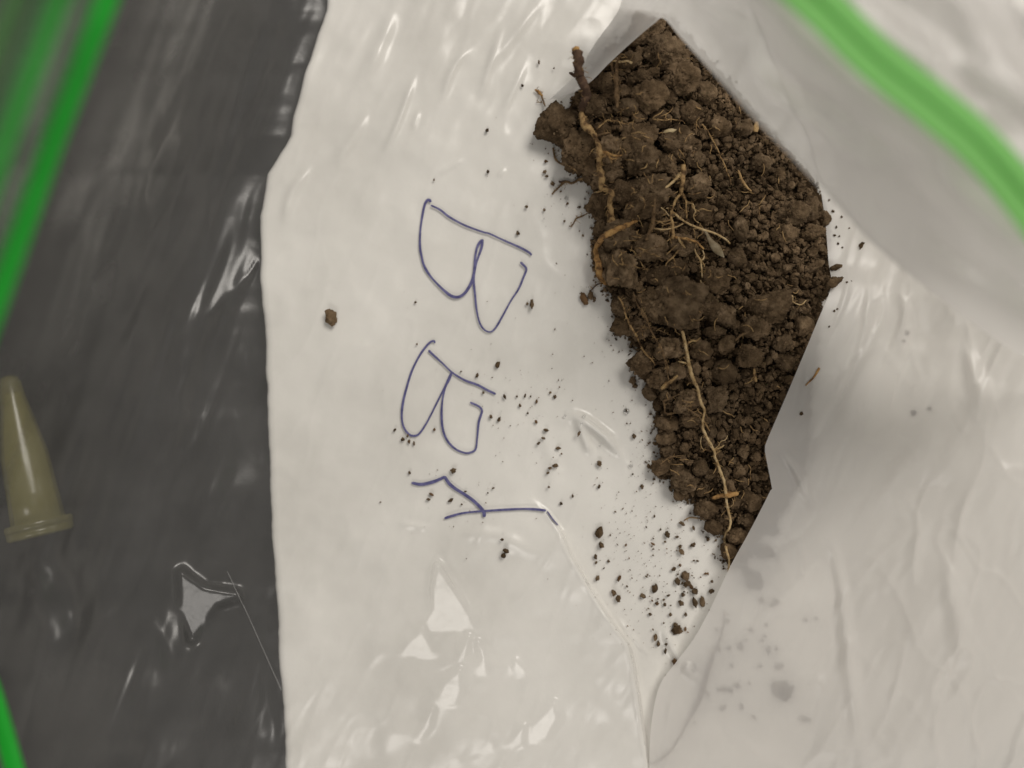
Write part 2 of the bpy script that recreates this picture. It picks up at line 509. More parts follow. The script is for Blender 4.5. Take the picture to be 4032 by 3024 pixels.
def z_film(px, py):
    px = np.asarray(px, float); py = np.asarray(py, float)
    w, dark, t = film_wrinkle(px, py)
    zp = z_paper(np.maximum(px, edge_x(py) + 12), py) + 0.00045
    lip = 58 * np.where(t < 1, t ** 1.55, 1 + (t - 1) * 0.75)
    lip = np.minimum(lip, 72) * (0.62 + 0.38 * smooth((2700 - py) / 1500))
    z = zp + lip * MM
    z = z + (np.maximum(w, -.2) * (1 - dark) + w * dark) * MM
    for k, (poly, y0, sl) in enumerate(FACETS):
        P = np.array(poly, float)
        lo = P.min(0) - 300; hi = P.max(0) + 300
        m = (px > lo[0]) & (px < hi[0]) & (py > lo[1]) & (py < hi[1])
        if not m.any(): continue
        x, y = px[m], py[m]
        zc = FZ.get(k)
        if zc is None: continue
        dd = seg_dist(x, y, P, True)
        fall = np.where(inside(x, y, P), 1.0, np.exp(-(dd / (15 if cxs(k) > 1100 else 24)) ** 2))
        z[m] = z[m] * (1 - fall) + fall * facet_plane(zc, x, y)
    return z


for k, (poly, y0, sl) in enumerate(FACETS):
    P = np.array(poly, float)
    cx, cy = P.mean(0)
    zz0 = z_film(P[:, 0], P[:, 1])
    z0 = float(zz0.mean())
    c = at(cx, cy, z0)
    v1 = np.array([0, 0, CAM_H]) - c; v1 /= np.linalg.norm(v1)
    v2 = LAMP2 - c; v2 /= np.linalg.norm(v2)
    h = v1 + v2; h /= np.linalg.norm(h)
    fz = (z0, cx, cy, *h)
    lift = float((zz0 - facet_plane(fz, P[:, 0], P[:, 1])).max())
    FZ[k] = (z0 + lift * (.9 if cx > 1100 else .3), cx, cy, *h)

ys = np.linspace(-260, 3300, 480)
us = np.r_[0, 0.0015, 0.004, 0.008, np.linspace(0.014, 1, 400)]
jag = 5 * n2(ys * 0, ys, 110, 21, 2) + 0.8 * n2(ys * 0, ys, 23, 22, 2)
ex = edge_x(ys) + jag
PXg = ex[None, :] + us[:, None] * (4700 - ex[None, :])
PYg = np.repeat(ys[None, :], len(us), 0)
Wg, Dg, _ = film_wrinkle(PXg, PYg)
Zg = z_paper(PXg, PYg) + .75 * np.maximum(Wg, -.2) * (1 - Dg) * (PXg < 3300) * MM
Zg[0] -= 0.0010; Zg[1] -= 0.0004
Vt = at(PXg, PYg, 0.0) * 0
Vt[..., :] = np.stack([(PXg - 2016) * K * (CAM_H - Zg), (1512 - PYg) * K * (CAM_H - Zg), Zg], -1)
nu, nv = Vt.shape[:2]
Fq = grid_faces(nu, nv)
# skirt: the folded edge goes down to the bench
sk = Vt[0].copy(); sk[:, 2] = 0.0004; sk[:, 0] += 0.0012
base = nu * nv
Vall = np.vstack([Vt.reshape(-1, 3), sk])
a = np.arange(nv - 1)
Fs = np.stack([a, a + 1, base + a + 1, base + a], -1)
# remaining sides
bt = []
o = mesh_np("paper_sheet", Vall, np.vstack([Fq, Fs]), M['paper'])
tag(o, "folded white paper lying on the black bench under the bag", "paper")


bag = empty("zip_bag", tuple(at(2400, 1400, 0.007)))
tag(bag, "open clear plastic zip bag with green zip strips holding the soil", "plastic bag")


def under_bag(o):
    o.parent = bag
    o.matrix_parent_inverse = bag.matrix_world.inverted() if False else o.matrix_parent_inverse
    o.location = tuple(-np.array(bag.location))
    return o


xs = np.arange(-520, 3420, 8.0); yy = np.arange(-260, 3290, 8.0)
PX, PY = np.meshgrid(xs, yy, indexing='ij')
ZF = z_film(PX, PY)
Vf = np.stack([(PX - 2016) * K * (CAM_H - ZF), (1512 - PY) * K * (CAM_H - ZF), ZF], -1)
keep = PX > zip_x(PY) - 520
q = grid_faces(*PX.shape, keep=keep)
V2, F2 = compact(Vf.reshape(-1, 3), q)
back = under_bag(mesh_np("back_film", V2, F2, M['clear']))


def film_at(px, py):
    return z_film(np.atleast_1d(np.asarray(px, float)), np.atleast_1d(np.asarray(py, float)))


def strip_on(name, centre, half, zfun, mat, n=120, thick=0.0011, parent=None, zoff=0.0004):
    """a moulded zip strip: flat band with rounded cross-section following a curve (photo px)"""
    c = catmull(centre, n)
    z = zfun(c[:, 0], c[:, 1]) if zfun else c[:, 2]
    P = np.stack([(c[:, 0] - 2016) * K * (CAM_H - z), (1512 - c[:, 1]) * K * (CAM_H - z), z], -1)
    T = np.gradient(P, axis=0); T /= np.linalg.norm(T, axis=1)[:, None]
    up = np.array([0, 0, 1.0])
    S = np.cross(T, up); S /= np.linalg.norm(S, axis=1)[:, None]
    Nn = np.cross(S, T)
    ang = np.linspace(0, 2 * np.pi, 13)[:-1]
    rings = []
    for a_ in ang:
        ca, sa = math.cos(a_), math.sin(a_)
        ca = math.copysign(abs(ca) ** .6, ca); sa = math.copysign(abs(sa) ** .6, sa)
        rings.append(P + S * ca * half + Nn * (zoff + thick * 0.5 * (sa + 1)))
    R = np.stack(rings, 1)
    nn, m_ = R.shape[:2]
    idx = np.arange(nn * m_).reshape(nn, m_)
    F = np.stack([idx[:-1], np.roll(idx, -1, 1)[:-1], np.roll(idx, -1, 1)[1:], idx[1:]], -1).reshape(-1, 4)
    return mesh_np(name, R.reshape(-1, 3), F, mat)


def offset_zip(dx, p0=-300, p1=3250):
    return [(zip_x(y) + dx, y) for y in np.linspace(p0, p1, 26)]


ZL = lambda x, y: z_film(x, y) + 0.0002
under_bag(strip_on("zip_strip", offset_zip(0), 0.0015, ZL, M['green']))
s2 = under_bag(strip_on("zip_strip", offset_zip(-190), 0.0016, ZL, M['green_pale']))
s3 = under_bag(strip_on("zip_strip", offset_zip(-350), 0.0014, ZL, M['green_faint']))

# ------------------------------------------------------------------ front film of the bag: lower flap
LA = [(2860, -330, 7.2), (2960, 0, 7.2), (3090, 340, 7.0), (3195, 560, 6.8), (3230, 740, 7.2), (3250, 880, 7.6), (3262, 1030, 8.6), (3271, 1130, 12.2), (3217, 1269, 13.8), (3113, 1518, 14.2), (3024, 1725, 14.2), (3012, 1765, 14.2),
      (3016, 1800, 14.0), (3038, 1915, 13.6), (3034, 1930, 13.6), (2992, 2014, 13.2), (2943, 2107, 12.6), (2876, 2229, 11.8), (2800, 2390, 10.6), (2735, 2510, 9.8), (2660, 2610, 9.0), (2602, 2690, 8.8),
      (2572, 2800, 8.6), (2558, 2950, 8.5), (2560, 3200, 8.5)]
nA = 300
E0 = catmull(LA, nA)
tA = np.r_[0, .002, .005, .009, np.linspace(.014, 1, 190)]
S_, T_ = np.meshgrid(np.arange(nA), tA, indexing='ij')
pxA = E0[:, 0][:, None] + T_ * (4500 - E0[:, 0][:, None])
pyA = E0[:, 1][:, None] + T_ * 0
zA = E0[:, 2][:, None] * np.ones_like(T_)
far = 11.0 + 13 * smooth((pxA - 3000) / 1500)
zA = zA + (far - zA) * smooth(T_ / 0.45)
# keep above the soil that reaches under the flap, then sag onto the paper
zA = zA + 5 * smooth((700 - pyA) / 300) * smooth(T_ * 3)
sag = smooth((pxA - E0[:, 0][:, None] - 140) / 200) * (1 - smooth((pxA - E0[:, 0][:, None] - 420) / 500)) * smooth((pyA - 1150) / 200)
zA = zA - sag * 3.0
sag2 = smooth((pyA - 2150) / 300) * (1 - smooth((pxA - 3150) / 500))
zA = zA * (1 - sag2) + sag2 * np.minimum(zA, 9.6 + (pxA - E0[:, 0][:, None]) * .002)
AR = [([(3400, 1040), (3420, 1180), (3380, 1400), (3260, 1700)], 16, .7), ([(3470, 1080), (3480, 1220), (3440, 1330), (3350, 1500), (3170, 1830)], 14, .8), ([(3540, 1110), (3560, 1260), (3500, 1480)], 20, .7),
      ([(3340, 1040), (3330, 1160), (3270, 1330)], 12, .45), ([(3800, 1340), (3850, 1530), (3870, 1700)], 26, 1.2), ([(3600, 1250), (3560, 1350), (3540, 1420)], 16, .5),
      ([(3060, 1760), (3130, 1850), (3180, 1960), (3200, 2040)], 12, .8), ([(3170, 1850), (3190, 1950), (3230, 2020)], 9, .5), ([(3200, 2020), (3270, 2130), (3310, 2300), (3340, 2600), (3380, 2900), (3390, 3100)], 22, 1.0),
      ([(3160, 2000), (3160, 2250), (3170, 2430)], 12, .4), ([(3500, 1330), (3350, 1440), (3230, 1560)], 14, .4), ([(3700, 2120), (3770, 2450), (3810, 2700)], 30, .7), ([(3640, 1750), (3500, 1900), (3400, 2060)], 50, .7),
      ([(2690, 2580), (2760, 2760), (2800, 3000)], 22, .35), ([(3300, 2640), (3150, 2720), (3100, 2780)], 36, .5), ([(3420, 2000), (3600, 1850), (3800, 1740)], 60, .9), ([(3180, 1340), (3150, 1500), (3120, 1640)], 7, .25)]


def ridge_prof(P, wd, x, y):
    d = seg_dist(x, y, catmull(P, 18))
    L2 = ((P[-1] - P[0]) ** 2).sum()
    al = np.clip(((x - P[0, 0]) * (P[-1, 0] - P[0, 0]) + (y - P[0, 1]) * (P[-1, 1] - P[0, 1])) / L2, 0, 1)
    w = wd * 1.2 * (.6 + .8 * al)
    return 1.15 * np.exp(-(d / w) ** 2) * (smooth(al * 2.5) * smooth((1 - al) * 2.5) * .97 + .03)


wA = np.zeros_like(pxA)
for pts, wd, h in AR:
    P = np.array(pts, float)
    m_ = (pxA > P[:, 0].min() - 4 * wd) & (pxA < P[:, 0].max() + 4 * wd) & (pyA > P[:, 1].min() - 4 * wd) & (pyA < P[:, 1].max() + 4 * wd)
    wA[m_] += h * ridge_prof(P, wd, pxA[m_], pyA[m_])
wA += 0.20 * n2(pxA, pyA, 60, 51, 2, 1, 2.4, 0.5) * smooth(T_ * 8) + 0.7 * n2(pxA, pyA, 300, 53, 2, 1, 1.8, 0.4) * smooth(T_ * 4)
wA += smooth(T_ * 10) * smooth((1700 - pyA) / 500) * smooth((3650 - pxA) / 300) * .4 * n2(pxA, pyA, 48, 57, 2, 1, 5, 0.45)
wA += smooth(T_ * 8) * (.34 * creases(pxA, pyA, 280, 151, 1, 2.2, .5) + .22 * creases(pxA, pyA, 150, 153, 1, 3, .35) + .18 * creases(pxA, pyA, 190, 155, 1, 2.5, -.5))
zA = zA + wA
zA = np.maximum(zA, z_film(pxA, pyA) / MM + np.where(pyA > 2000, 2.2 * smooth(T_ * 30), 0.3)) * MM
VA = np.stack([(pxA - 2016) * K * (CAM_H - zA), (1512 - pyA) * K * (CAM_H - zA), zA], -1)
# rolled lip below the visible edge
front = under_bag(mesh_np("front_film", VA.reshape(-1, 3), grid_faces(*pxA.shape), M['milky']))

# ------------------------------------------------------------------ front film: raised upper fold carrying the other zip half
rE = [(2200, 392, 9.6), (2315, 329, 14), (2392, 254, 15.5), (2470, 181, 17), (2571, 94, 20), (2615, 74, 23), (2688, 155, 31), (2852, 334, 40), (2992, 486, 44), (3113, 608, 45), (3222, 726, 44),
      (3470, 985, 38), (3870, 1300, 31), (4200, 1500, 29)]
rM = [(2180, 388, 9.4), (2296, 305, 11.5), (2358, 227, 12.5), (2416, 160, 14), (2505, 60, 17), (2600, -30, 27), (2950, -190, 53), (3186, 0, 57), (3435, 243, 58.5), (3660, 425, 59), (3842, 583, 58.5),
      (4032, 808, 56), (4220, 1080, 53), (4420, 1400, 46)]
rO = [(2160, 395, 8.9), (2276, 285, 9.0), (2322, 204, 9.2), (2364, 142, 9.6), (2440, 30, 11.5), (2520, -170, 28), (3150, -420, 56), (3560, -300, 59), (3850, -100, 60), (4080, 80, 60), (4260, 280, 60),
      (4420, 560, 58), (4560, 900, 56), (4700, 1300, 53)]
# under-layer returning from the fold towards the lower flap
rD = [(2215, 400, 9.3), (2330, 335, 12.6), (2408, 262, 14), (2486, 190, 15.5), (2590, 108, 18.5), (2660, 60, 22), (2790, 110, 21), (2990, 270, 22), (3140, 420, 23), (3280, 560, 22), (3400, 690, 20),
      (3640, 900, 19), (4020, 1200, 21), (4350, 1400, 24)]
nB = 260
cE, cM, cO, cD = (catmull_idx(r, nB) for r in (rE, rM, rO, rD))
cD = cE + (cD - cE) * 0.10; cD[:, 2] = cE[:, 2] - 1.6
rails = []
for k in range(nB):
    p = catmull_idx(np.array([cD[k], .35 * cD[k] + .65 * cE[k] - [0, 0, 1.2], cE[k] - [0, 0, .5]]), 14)[:-1]
    e2 = cE[k] + (cM[k] - cE[k]) * 0.03 + [0, 0, .5]
    c1 = cE[k] + (cM[k] - cE[k]) * 0.35 + [0, 0, 2.2 * min(1, np.hypot(*(cM[k] - cE[k])[:2]) / 400)]
    r = catmull_idx(np.array([cE[k] - [0, 0, .2], e2, c1, cM[k], cO[k]]), 110)
    rails.append(np.vstack([p, r]))
B = np.stack(rails)                    # nB x m x 3
tt = np.linspace(0, 1, B.shape[1])[None, :] * np.ones((nB, 1))
ss = np.linspace(0, 1, nB)[:, None] * np.ones_like(tt)
big = smooth((ss - 0.36) / 0.15)
band = smooth((tt - .13) / .1)
dE = seg_dist(B[..., 0], B[..., 1], cE[:, :2])
B[..., 2] += big * band * (1.5 * np.sin(dE / 44 + 2.2 * n2(B[..., 0], B[..., 1], 500, 61, 2)) * np.exp(-dE / 900) + 1.1 * n2(B[..., 0], B[..., 1], 120, 63, 2, 1, 4, -0.85))
B[..., 2] += big * band * .5 * creases(B[..., 0], B[..., 1], 330, 157, 1, 3, -.85)
B[..., 2] += (1 - big) * band * .25 * n2(B[..., 0], B[..., 1], 45, 65, 2)
zB = B[..., 2] * MM
VB = np.stack([(B[..., 0] - 2016) * K * (CAM_H - zB), (1512 - B[..., 1]) * K * (CAM_H - zB), zB], -1)
upper = under_bag(mesh_np("front_film", VB.reshape(-1, 3), grid_faces(nB, B.shape[1]), M['milky']))
upper["label"] = "raised fold of the front film leaning over the soil"
zz = catmull_idx(np.array(rM[6:]), 40)


def front_zip(off, half, mat):
    d = np.gradient(zz[:, :2], axis=0); d /= np.linalg.norm(d, axis=1)[:, None]
    c = zz.copy(); c[:, 0] += d[:, 1] * off; c[:, 1] -= d[:, 0] * off
    c[:, 2] = (c[:, 2] + 2.4 + off * .006) * MM
    return strip_on("zip_strip", c, half, None, mat, 90, 0.0005)


under_bag(front_zip(-34, 0.0018, M['green_front']))
under_bag(front_zip(52, 0.0014, M['green_front']))

# side weld of the bag: a thin seam on the clear film
seam = strip_on("side_seam", [(899, 2247), (980, 2420), (1060, 2600), (1110, 2712)], 0.00010, ZL, M['clear'], 40, 0.0002)
under_bag(seam)

# ------------------------------------------------------------------ handwriting
INK = [
    [[(1696, 808), (1733, 826), (1769, 854), (1830, 887), (1903, 914), (1927, 920), (1988, 948), (2049, 975), (2086, 996), (2092, 1006)],
     [(1697, 796), (1690, 787), (1681, 790), (1672, 808), (1663, 851), (1655, 911), (1654, 972), (1660, 1008), (1669, 1044), (1690, 1081), (1721, 1117), (1757, 1151), (1781, 1167), (1806, 1169),
      (1830, 1154), (1854, 1117), (1866, 1075), (1872, 1008), (1882, 966), (1899, 944)],
     [(1900, 942), (1897, 972), (1885, 1008), (1873, 1044), (1865, 1099), (1870, 1154), (1876, 1215), (1888, 1269), (1906, 1297), (1930, 1307), (1952, 1290), (1982, 1239), (2012, 1184),
      (2043, 1136), (2061, 1093), (2072, 1065), (2069, 1052), (2049, 1032)]],
    [[(1687, 1379), (1709, 1400), (1745, 1433), (1781, 1467), (1830, 1497), (1879, 1515), (1921, 1537), (1952, 1552)],
     [(1712, 1352), (1710, 1343), (1700, 1344), (1684, 1357), (1654, 1397), (1623, 1458), (1602, 1524), (1587, 1585), (1582, 1640), (1590, 1682), (1611, 1710), (1633, 1716), (1654, 1704),
      (1684, 1658), (1715, 1597), (1745, 1537), (1763, 1500), (1778, 1468)],
     [(1778, 1470), (1769, 1494), (1754, 1524), (1742, 1579), (1739, 1640), (1745, 1695), (1763, 1737), (1794, 1768), (1830, 1783), (1854, 1781), (1873, 1768), (1879, 1725), (1885, 1664),
      (1894, 1634), (1898, 1616), (1885, 1600), (1851, 1584)]],
    [[(1620, 1901), (1660, 1907), (1709, 1896), (1749, 1879), (1754, 1882), (1769, 1904), (1794, 1925), (1830, 1947), (1867, 1974), (1897, 2004), (1906, 2020), (1906, 2036)],
     [(1750, 2041), (1781, 2031), (1830, 2019), (1921, 2011), (2043, 2004), (2103, 2005), (2150, 2010)],
     [(2154, 2012), (2176, 2043), (2198, 2068)]],
]
INKW = [[.44, .52, .44], [.50, .44, .44], [.64, .48, .30]]


def ribbon(pts, width_mm, seed):
    n = max(12, int(sum(np.hypot(*np.diff(np.array(pts, float), axis=0).T)) / 5))
    c = catmull(pts, n)
    d = np.gradient(c, axis=0); d /= (np.linalg.norm(d, axis=1)[:, None] + 1e-9)
    s = np.arange(n) * 5.0
    w = width_mm / 0.0525 * 0.5 * (1 + .28 * n2(s, s * 0, 90, seed, 2)) * MM / MM
    w[0] *= .6; w[-1] *= .6
    rows = []
    for f in (-1, -.5, 0, .5, 1):
        x = c[:, 0] + d[:, 1] * w * f; y = c[:, 1] - d[:, 0] * w * f
        z = z_film(x, y) + 0.00006 + 0.00002 * (1 - f * f)
        rows.append(np.stack([(x - 2016) * K * (CAM_H - z), (1512 - y) * K * (CAM_H - z), z], -1))
    return np.stack(rows, 1)


for li, strokes in enumerate(INK):
    Vs, Fs_, b0 = [], [], 0
    for si, st in enumerate(strokes):
        R = ribbon(st, INKW[li][si], 70 + li * 5 + si)
        R[..., 2] += 0.00003 * si
        Vs.append(R.reshape(-1, 3)); Fs_.append(grid_faces(*R.shape[:2]) + b0); b0 += len(Vs[-1])
    o = mesh_np("handwritten_letter", np.vstack(Vs), np.vstack(Fs_), M['ink'])
    o.parent = back
    o["label"] = ["large letter B in blue ink, the upper one", "smaller letter B in blue ink, the lower one", "digit 4 in blue ink at the crease"][li]

# ------------------------------------------------------------------ soil
step = 8.0
sx0, sy0 = 2050.0, -140.0
gx = np.arange(sx0, 3400, step); gy = np.arange(sy0, 2340, step)
GX, GY = np.meshgrid(gx, gy, indexing='ij')
ins = inside(GX, GY, SOIL)
dist = seg_dist(GX, GY, SOIL, True) * np.where(ins, 1, -1)
film_g = z_film(GX, GY)


def bed_shape(px, py, d):
    right = smooth((px - 2350 - (py > 1100) * 160) / 620)
    hmax = 6.0 * (1 - right) + 3.6 * right
    hmax = hmax * (1 - .35 * smooth((py - 1500) / 600))
    h = hmax * (1 - (1 - np.clip(d / 170, 0, 1)) ** 2)
    return h * MM


BED = film_g + bed_shape(GX, GY, np.maximum(dist, 0)) * (dist > 0)


def gsample(A, px, py):
    u = np.clip((np.asarray(px, float) - sx0) / step, 0, A.shape[0] - 1.001); v = np.clip((np.asarray(py, float) - sy0) / step, 0, A.shape[1] - 1.001)
    i, j = u.astype(int), v.astype(int); fu, fv = u - i, v - j
    return (A[i, j] * (1 - fu) * (1 - fv) + A[i + 1, j] * fu * (1 - fv) + A[i, j + 1] * (1 - fu) * fv + A[i + 1, j + 1] * fu * fv)


# fine granular bed
fx = np.arange(2120, 3330, 4.0); fy = np.arange(-60, 2260, 4.0)
FX, FY = np.meshgrid(fx, fy, indexing='ij')
wob = 14 * n2(FX, FY, 40, 81, 3)
dF = gsample(dist, FX, FY) + wob * .6
zb = gsample(film_g, FX, FY) + bed_shape(FX, FY, np.maximum(dF, 0))
gran = 0.55 * np.abs(n2(FX, FY, 26, 82, 3)) + 0.5 * n2(FX, FY, 60, 84, 2) + .18 * n2(FX, FY, 9, 86, 2)
zb = np.maximum(zb + (gran - 2.1) * MM * smooth(dF / 60), gsample(film_g, FX, FY) + 0.0003 + 0.0002 * gran) - 0.0006 * (dF < 4)
Vb = np.stack([(FX - 2016) * K * (CAM_H - zb), (1512 - FY) * K * (CAM_H - zb), zb], -1).reshape(-1, 3)
Vb, Fb = compact(Vb, grid_faces(*FX.shape, keep=(dF > 0)))
o = mesh_np("soil_bed", Vb, Fb, M['soil_dark'])
tag(o, "dark brown crumbly soil lying in the open bag", "soil", None, "stuff")


def ico(sub):
    bm = bmesh.new()
    bmesh.ops.create_icosphere(bm, subdivisions=sub, radius=1.0)
    v = np.array([x.co[:] for x in bm.verts]); f = np.array([[y.index for y in x.verts] for x in bm.faces])
    bm.free()
    return v, f


ICO = {s: ico(s) for s in (1, 2, 3, 4, 5)}


def clod_verts(sub, seed, rough=1.0):
    v, f = ICO[sub]
    rg = np.random.default_rng(seed)
    p = v.copy()
    for _ in range(rg.integers(4, 8)):              # broken flat-ish faces
        n = rg.normal(size=3); n /= np.linalg.norm(n)
        c = rg.uniform(.60, .90)
        d = p @ n
        over = d > c
        p[over] -= np.outer((d[over] - c) * .65, n)
    off = rg.uniform(-50, 50, 3)
    r = 1.06 + rough * (.26 * vnoise(v * 1.4 + off, seed) + .15 * vnoise(v * 3.1 + off, seed + 1))
    if sub >= 3:
        lumps = np.abs(vnoise(v * 5.2 + off, seed + 2))
        r += rough * (.17 * (lumps - .3) + .08 * vnoise(v * 10 + off, seed + 3))
    if sub >= 4:
        r += rough * (.05 * vnoise(v * 20 + off, seed + 4) + .03 * vnoise(v * 38 + off, seed + 5))
    return p * r[:, None], f


def bare_mesh(name, V, F, mat):
    me = mesh_np(name, V, F, mat)
    d = me.data
    bpy.data.objects.remove(me)
    return d


BIG = [clod_verts(5, 100 + k) for k in range(8)]
MID = [clod_verts(4, 200 + k) for k in range(14)]
BIGM = {}
for mt in ('soil', 'soil_pale', 'soil_dark'):
    BIGM[mt] = [bare_mesh("clod", *BIG[k], M[mt]) for k in range(8)]
    BIGM[mt + 'm'] = [bare_mesh("clod", *MID[k], M[mt]) for k in range(14)]

# traced clods: x, y, rx, ry, label (None: shares the common label)
CLODS = [
    (2206, 492, 84, 82, "dark brown clod jutting out over the white film beside the stick"), (2517, 307, 47, 26, None), (2546, 380, 66, 56, "rounded clod with a pale straw fleck under the film fold"),
    (2637, 383, 27, 29, None), (2676, 307, 68, 58, "broad smooth clod beside the blurred film edge near the top"), (2543, 119, 76, 60, "topmost clod tucked under the tip of the film fold"),
    (2610, 200, 68, 60, None), (2665, 235, 52, 50, None), (2780, 365, 40, 38, "clod with pale fibres beside the blurred film edge"), (2285, 600, 74, 84, "dark flat slab of soil left of the thick root, above the whiskers"),
    (2506, 555, 84, 64, "wide light brown clod in the middle of the upper pile"), (2530, 625, 62, 62, None), (2622, 648, 48, 44, "small blocky clod just above the forked root"), (2680, 562, 86, 56, "long clod below the pale seed husk"),
    (2540, 745, 95, 66, "large round clod left of the forked root"), (2452, 762, 60, 50, None), (2362, 805, 56, 52, "clod at the left rim of the pile above the orange root"), (2530, 812, 72, 52, None), (2741, 625, 35, 33, None),
    (2517, 462, 30, 26, None), (2440, 935, 72, 56, "clod cradled by the curved orange root"), (2453, 1058, 64, 80, "tall clod right of the orange root's lower end"), (2648, 1195, 118, 96, "largest clod, a smooth brown lump at the middle of the pile"),
    (2684, 1245, 72, 52, "rounded lobe on the lower side of the largest clod"), (2663, 1062, 42, 40, None), (2808, 1100, 56, 50, "crumbly clod right of the largest clod, touched by a thin root tip"), (2905, 1005, 34, 38, None), (2590, 1085, 42, 38, None),
    (2815, 1305, 42, 26, None), (2453, 1283, 44, 32, "clod poking out at the left rim beside the two thin roots"), (2540, 1424, 56, 46, "clod at the left rim where the thin pale root ends"), (2450, 1205, 42, 46, None), (2634, 1370, 52, 46, None),
    (2760, 1374, 42, 38, None), (2865, 1360, 36, 34, None), (3022, 1215, 84, 66, "large crumbly clod by the edge of the front film"), (2982, 1292, 52, 40, None), (3160, 1292, 40, 40, None), (3080, 1352, 36, 34, None),
    (2946, 1406, 48, 46, "round clod left of the small upright straw bit"), (2855, 1462, 42, 44, None), (3090, 1424, 33, 33, None), (2852, 1240, 50, 46, None), (3203, 1050, 40, 16, None), (3292, 1052, 22, 13, "small oval clod sticking out at the right rim of the pile"),
    (3284, 1110, 34, 20, "ragged crumb cluster sticking out at the right rim just above the film edge"), (2835, 498, 40, 38, None), (3124, 834, 56, 44, None), (3190, 823, 34, 42, "round clod near the right rim beside the bare film"), (2918, 903, 27, 42, None), (3244, 859, 25, 28, None),
    (2752, 733, 56, 44, "lumpy clod directly right of the forked root's stub"), (2998, 642, 36, 40, None), (2925, 500, 36, 32, None), (3088, 917, 46, 36, None), (3197, 917, 48, 28, None), (2718, 1574, 64, 44, "clod left of the long pale root at its middle"),
    (2816, 1574, 52, 46, None), (2725, 1646, 42, 30, None), (2624, 1780, 32, 28, None), (2602, 1834, 42, 30, "clod at the left rim of the lower pile with a thin root on it"), (2697, 1765, 19, 22, None), (2979, 1798, 20, 20, None),
    (2950, 1970, 38, 38, None), (2809, 2075, 33, 34, "round clod at the lower left rim beside the long pale root"), (2675, 1945, 22, 24, None), (2780, 2004, 44, 38, None), (2864, 2176, 36, 34, "lowest clod, at the tip of the long pale root"),
    (2905, 2110, 40, 40, None), (2700, 1900, 46, 40, None), (2630, 1665, 40, 44, None), (2625, 1720, 40, 30, None), (2560, 1545, 28, 34, None), (2385, 700, 60, 52, None), (2330, 690, 34, 30, None), (2600, 470, 40, 36, None),
    (2400, 600, 50, 60, None), (2470, 420, 44, 40, None), (2350, 420, 50, 46, None), (2390, 330, 46, 40, None), (2480, 240, 44, 40, None), (2720, 440, 44, 38, None), (2380, 900, 38, 46, None), (2385, 1010, 30, 60, None),
    (2560, 980, 58, 50, None), (2690, 960, 46, 40, None), (2510, 1290, 46, 40, None), (2570, 1200, 50, 60, None), (2600, 1490, 50, 42, None), (2660, 1460, 40, 36, None), (2790, 1200, 40, 46, None), (2760, 840, 40, 34, None),
]
def front_z(px, py):
    i = np.argmin(np.abs(E0[:, 1] - py) + 0 * E0[:, 0])
    j = np.argmin(np.abs(pxA[i] - px))
    return float(zA[i, j])


placed = []
LARGEST = bare_mesh('clod', *clod_verts(5, 347, .85), M['soil_pale'])
TOP = BED.copy()                       # running top-surface map for the roots


def stamp(px, py, zc, rx, ry, rz):
    i0, i1 = int((px - rx - sx0) / step), int((px + rx - sx0) / step) + 2
    j0, j1 = int((py - ry - sy0) / step), int((py + ry - sy0) / step) + 2
    i0, j0 = max(i0, 0), max(j0, 0); i1, j1 = min(i1, GX.shape[0]), min(j1, GX.shape[1])
    if i1 <= i0 or j1 <= j0: return
    q = 1 - ((GX[i0:i1, j0:j1] - px) / rx) ** 2 - ((GY[i0:i1, j0:j1] - py) / ry) ** 2
    z = zc + rz * .93 * np.sqrt(np.maximum(q, 0))
    TOP[i0:i1, j0:j1] = np.where(q > 0, np.maximum(TOP[i0:i1, j0:j1], z), TOP[i0:i1, j0:j1])




def add_clod(px, py, rx, ry, label, big, mat, flat=.72, name="soil_clod"):
    z0 = float(gsample(BED, px, py)); zf = float(gsample(film_g, px, py))
    r = pxm(min(rx, ry))
    rz = flat * .5 * (pxm(rx) + pxm(ry))
    zc = max(z0 + .42 * rz, zf + .80 * rz)
    if 'sticking out at the right rim' in label: zc = max(zc, front_z(px, py) + .75 * rz)
    me = random.choice(BIGM[mat if big else mat + 'm']) if not label.startswith('largest clod') else LARGEST
    o = bpy.data.objects.new(name, me)
    COL.objects.link(o)
    o.location = tuple(at(px, py, zc))
    s = .98
    o.rotation_euler = (random.uniform(-.35, .35), random.uniform(-.35, .35), random.uniform(0, 0.5) + random.choice((0, math.pi)))
    o.scale = (pxm(rx) * s, pxm(ry) * s, rz)
    tag(o, label, "soil clod", ("small " if label.startswith("small soil") else "") + ZONE(px, py)[1])
    stamp(px, py, zc, rx, ry, rz)
    placed.append((px, py, max(rx, ry)))
    return o



def ZONE(x, y):
    if y < 450: return ("brown soil clod in the top end of the pile under the fold", "clods at the top end of the pile")
    if y < 1000: return ("brown soil clod in the upper pile left of the fine soil", "clods of the upper pile") if x < 2760 else ("soil clod in the fine soil between forked root and film", "clods in the fine soil")
    if y < 1420: return ("soil clod around the largest clod at the pile's middle", "clods round the largest clod") if x < 2780 else ("soil clod right of the largest clod, towards the front film", "clods right of the largest clod")
    if y < 1800: return ("soil clod on the left side of the long pale root", "clods left of the pale root") if x < 2745 + (y - 1420) * .12 else ("soil clod between the long pale root and front film edge", "clods right of the pale root")
    return ("soil clod in the narrow lower end of the pile", "clods at the lower end")


for k, (x, y, rx, ry, lab) in enumerate(CLODS):
    mat = random.choice(['soil', 'soil', 'soil_pale']) if x > 2330 else 'soil'
    r = max(rx, ry)
    lab2 = lab or ZONE(x, y)[0]
    add_clod(x, y, rx, ry, lab2, r > 44, mat, .56 if r > 80 else .82)

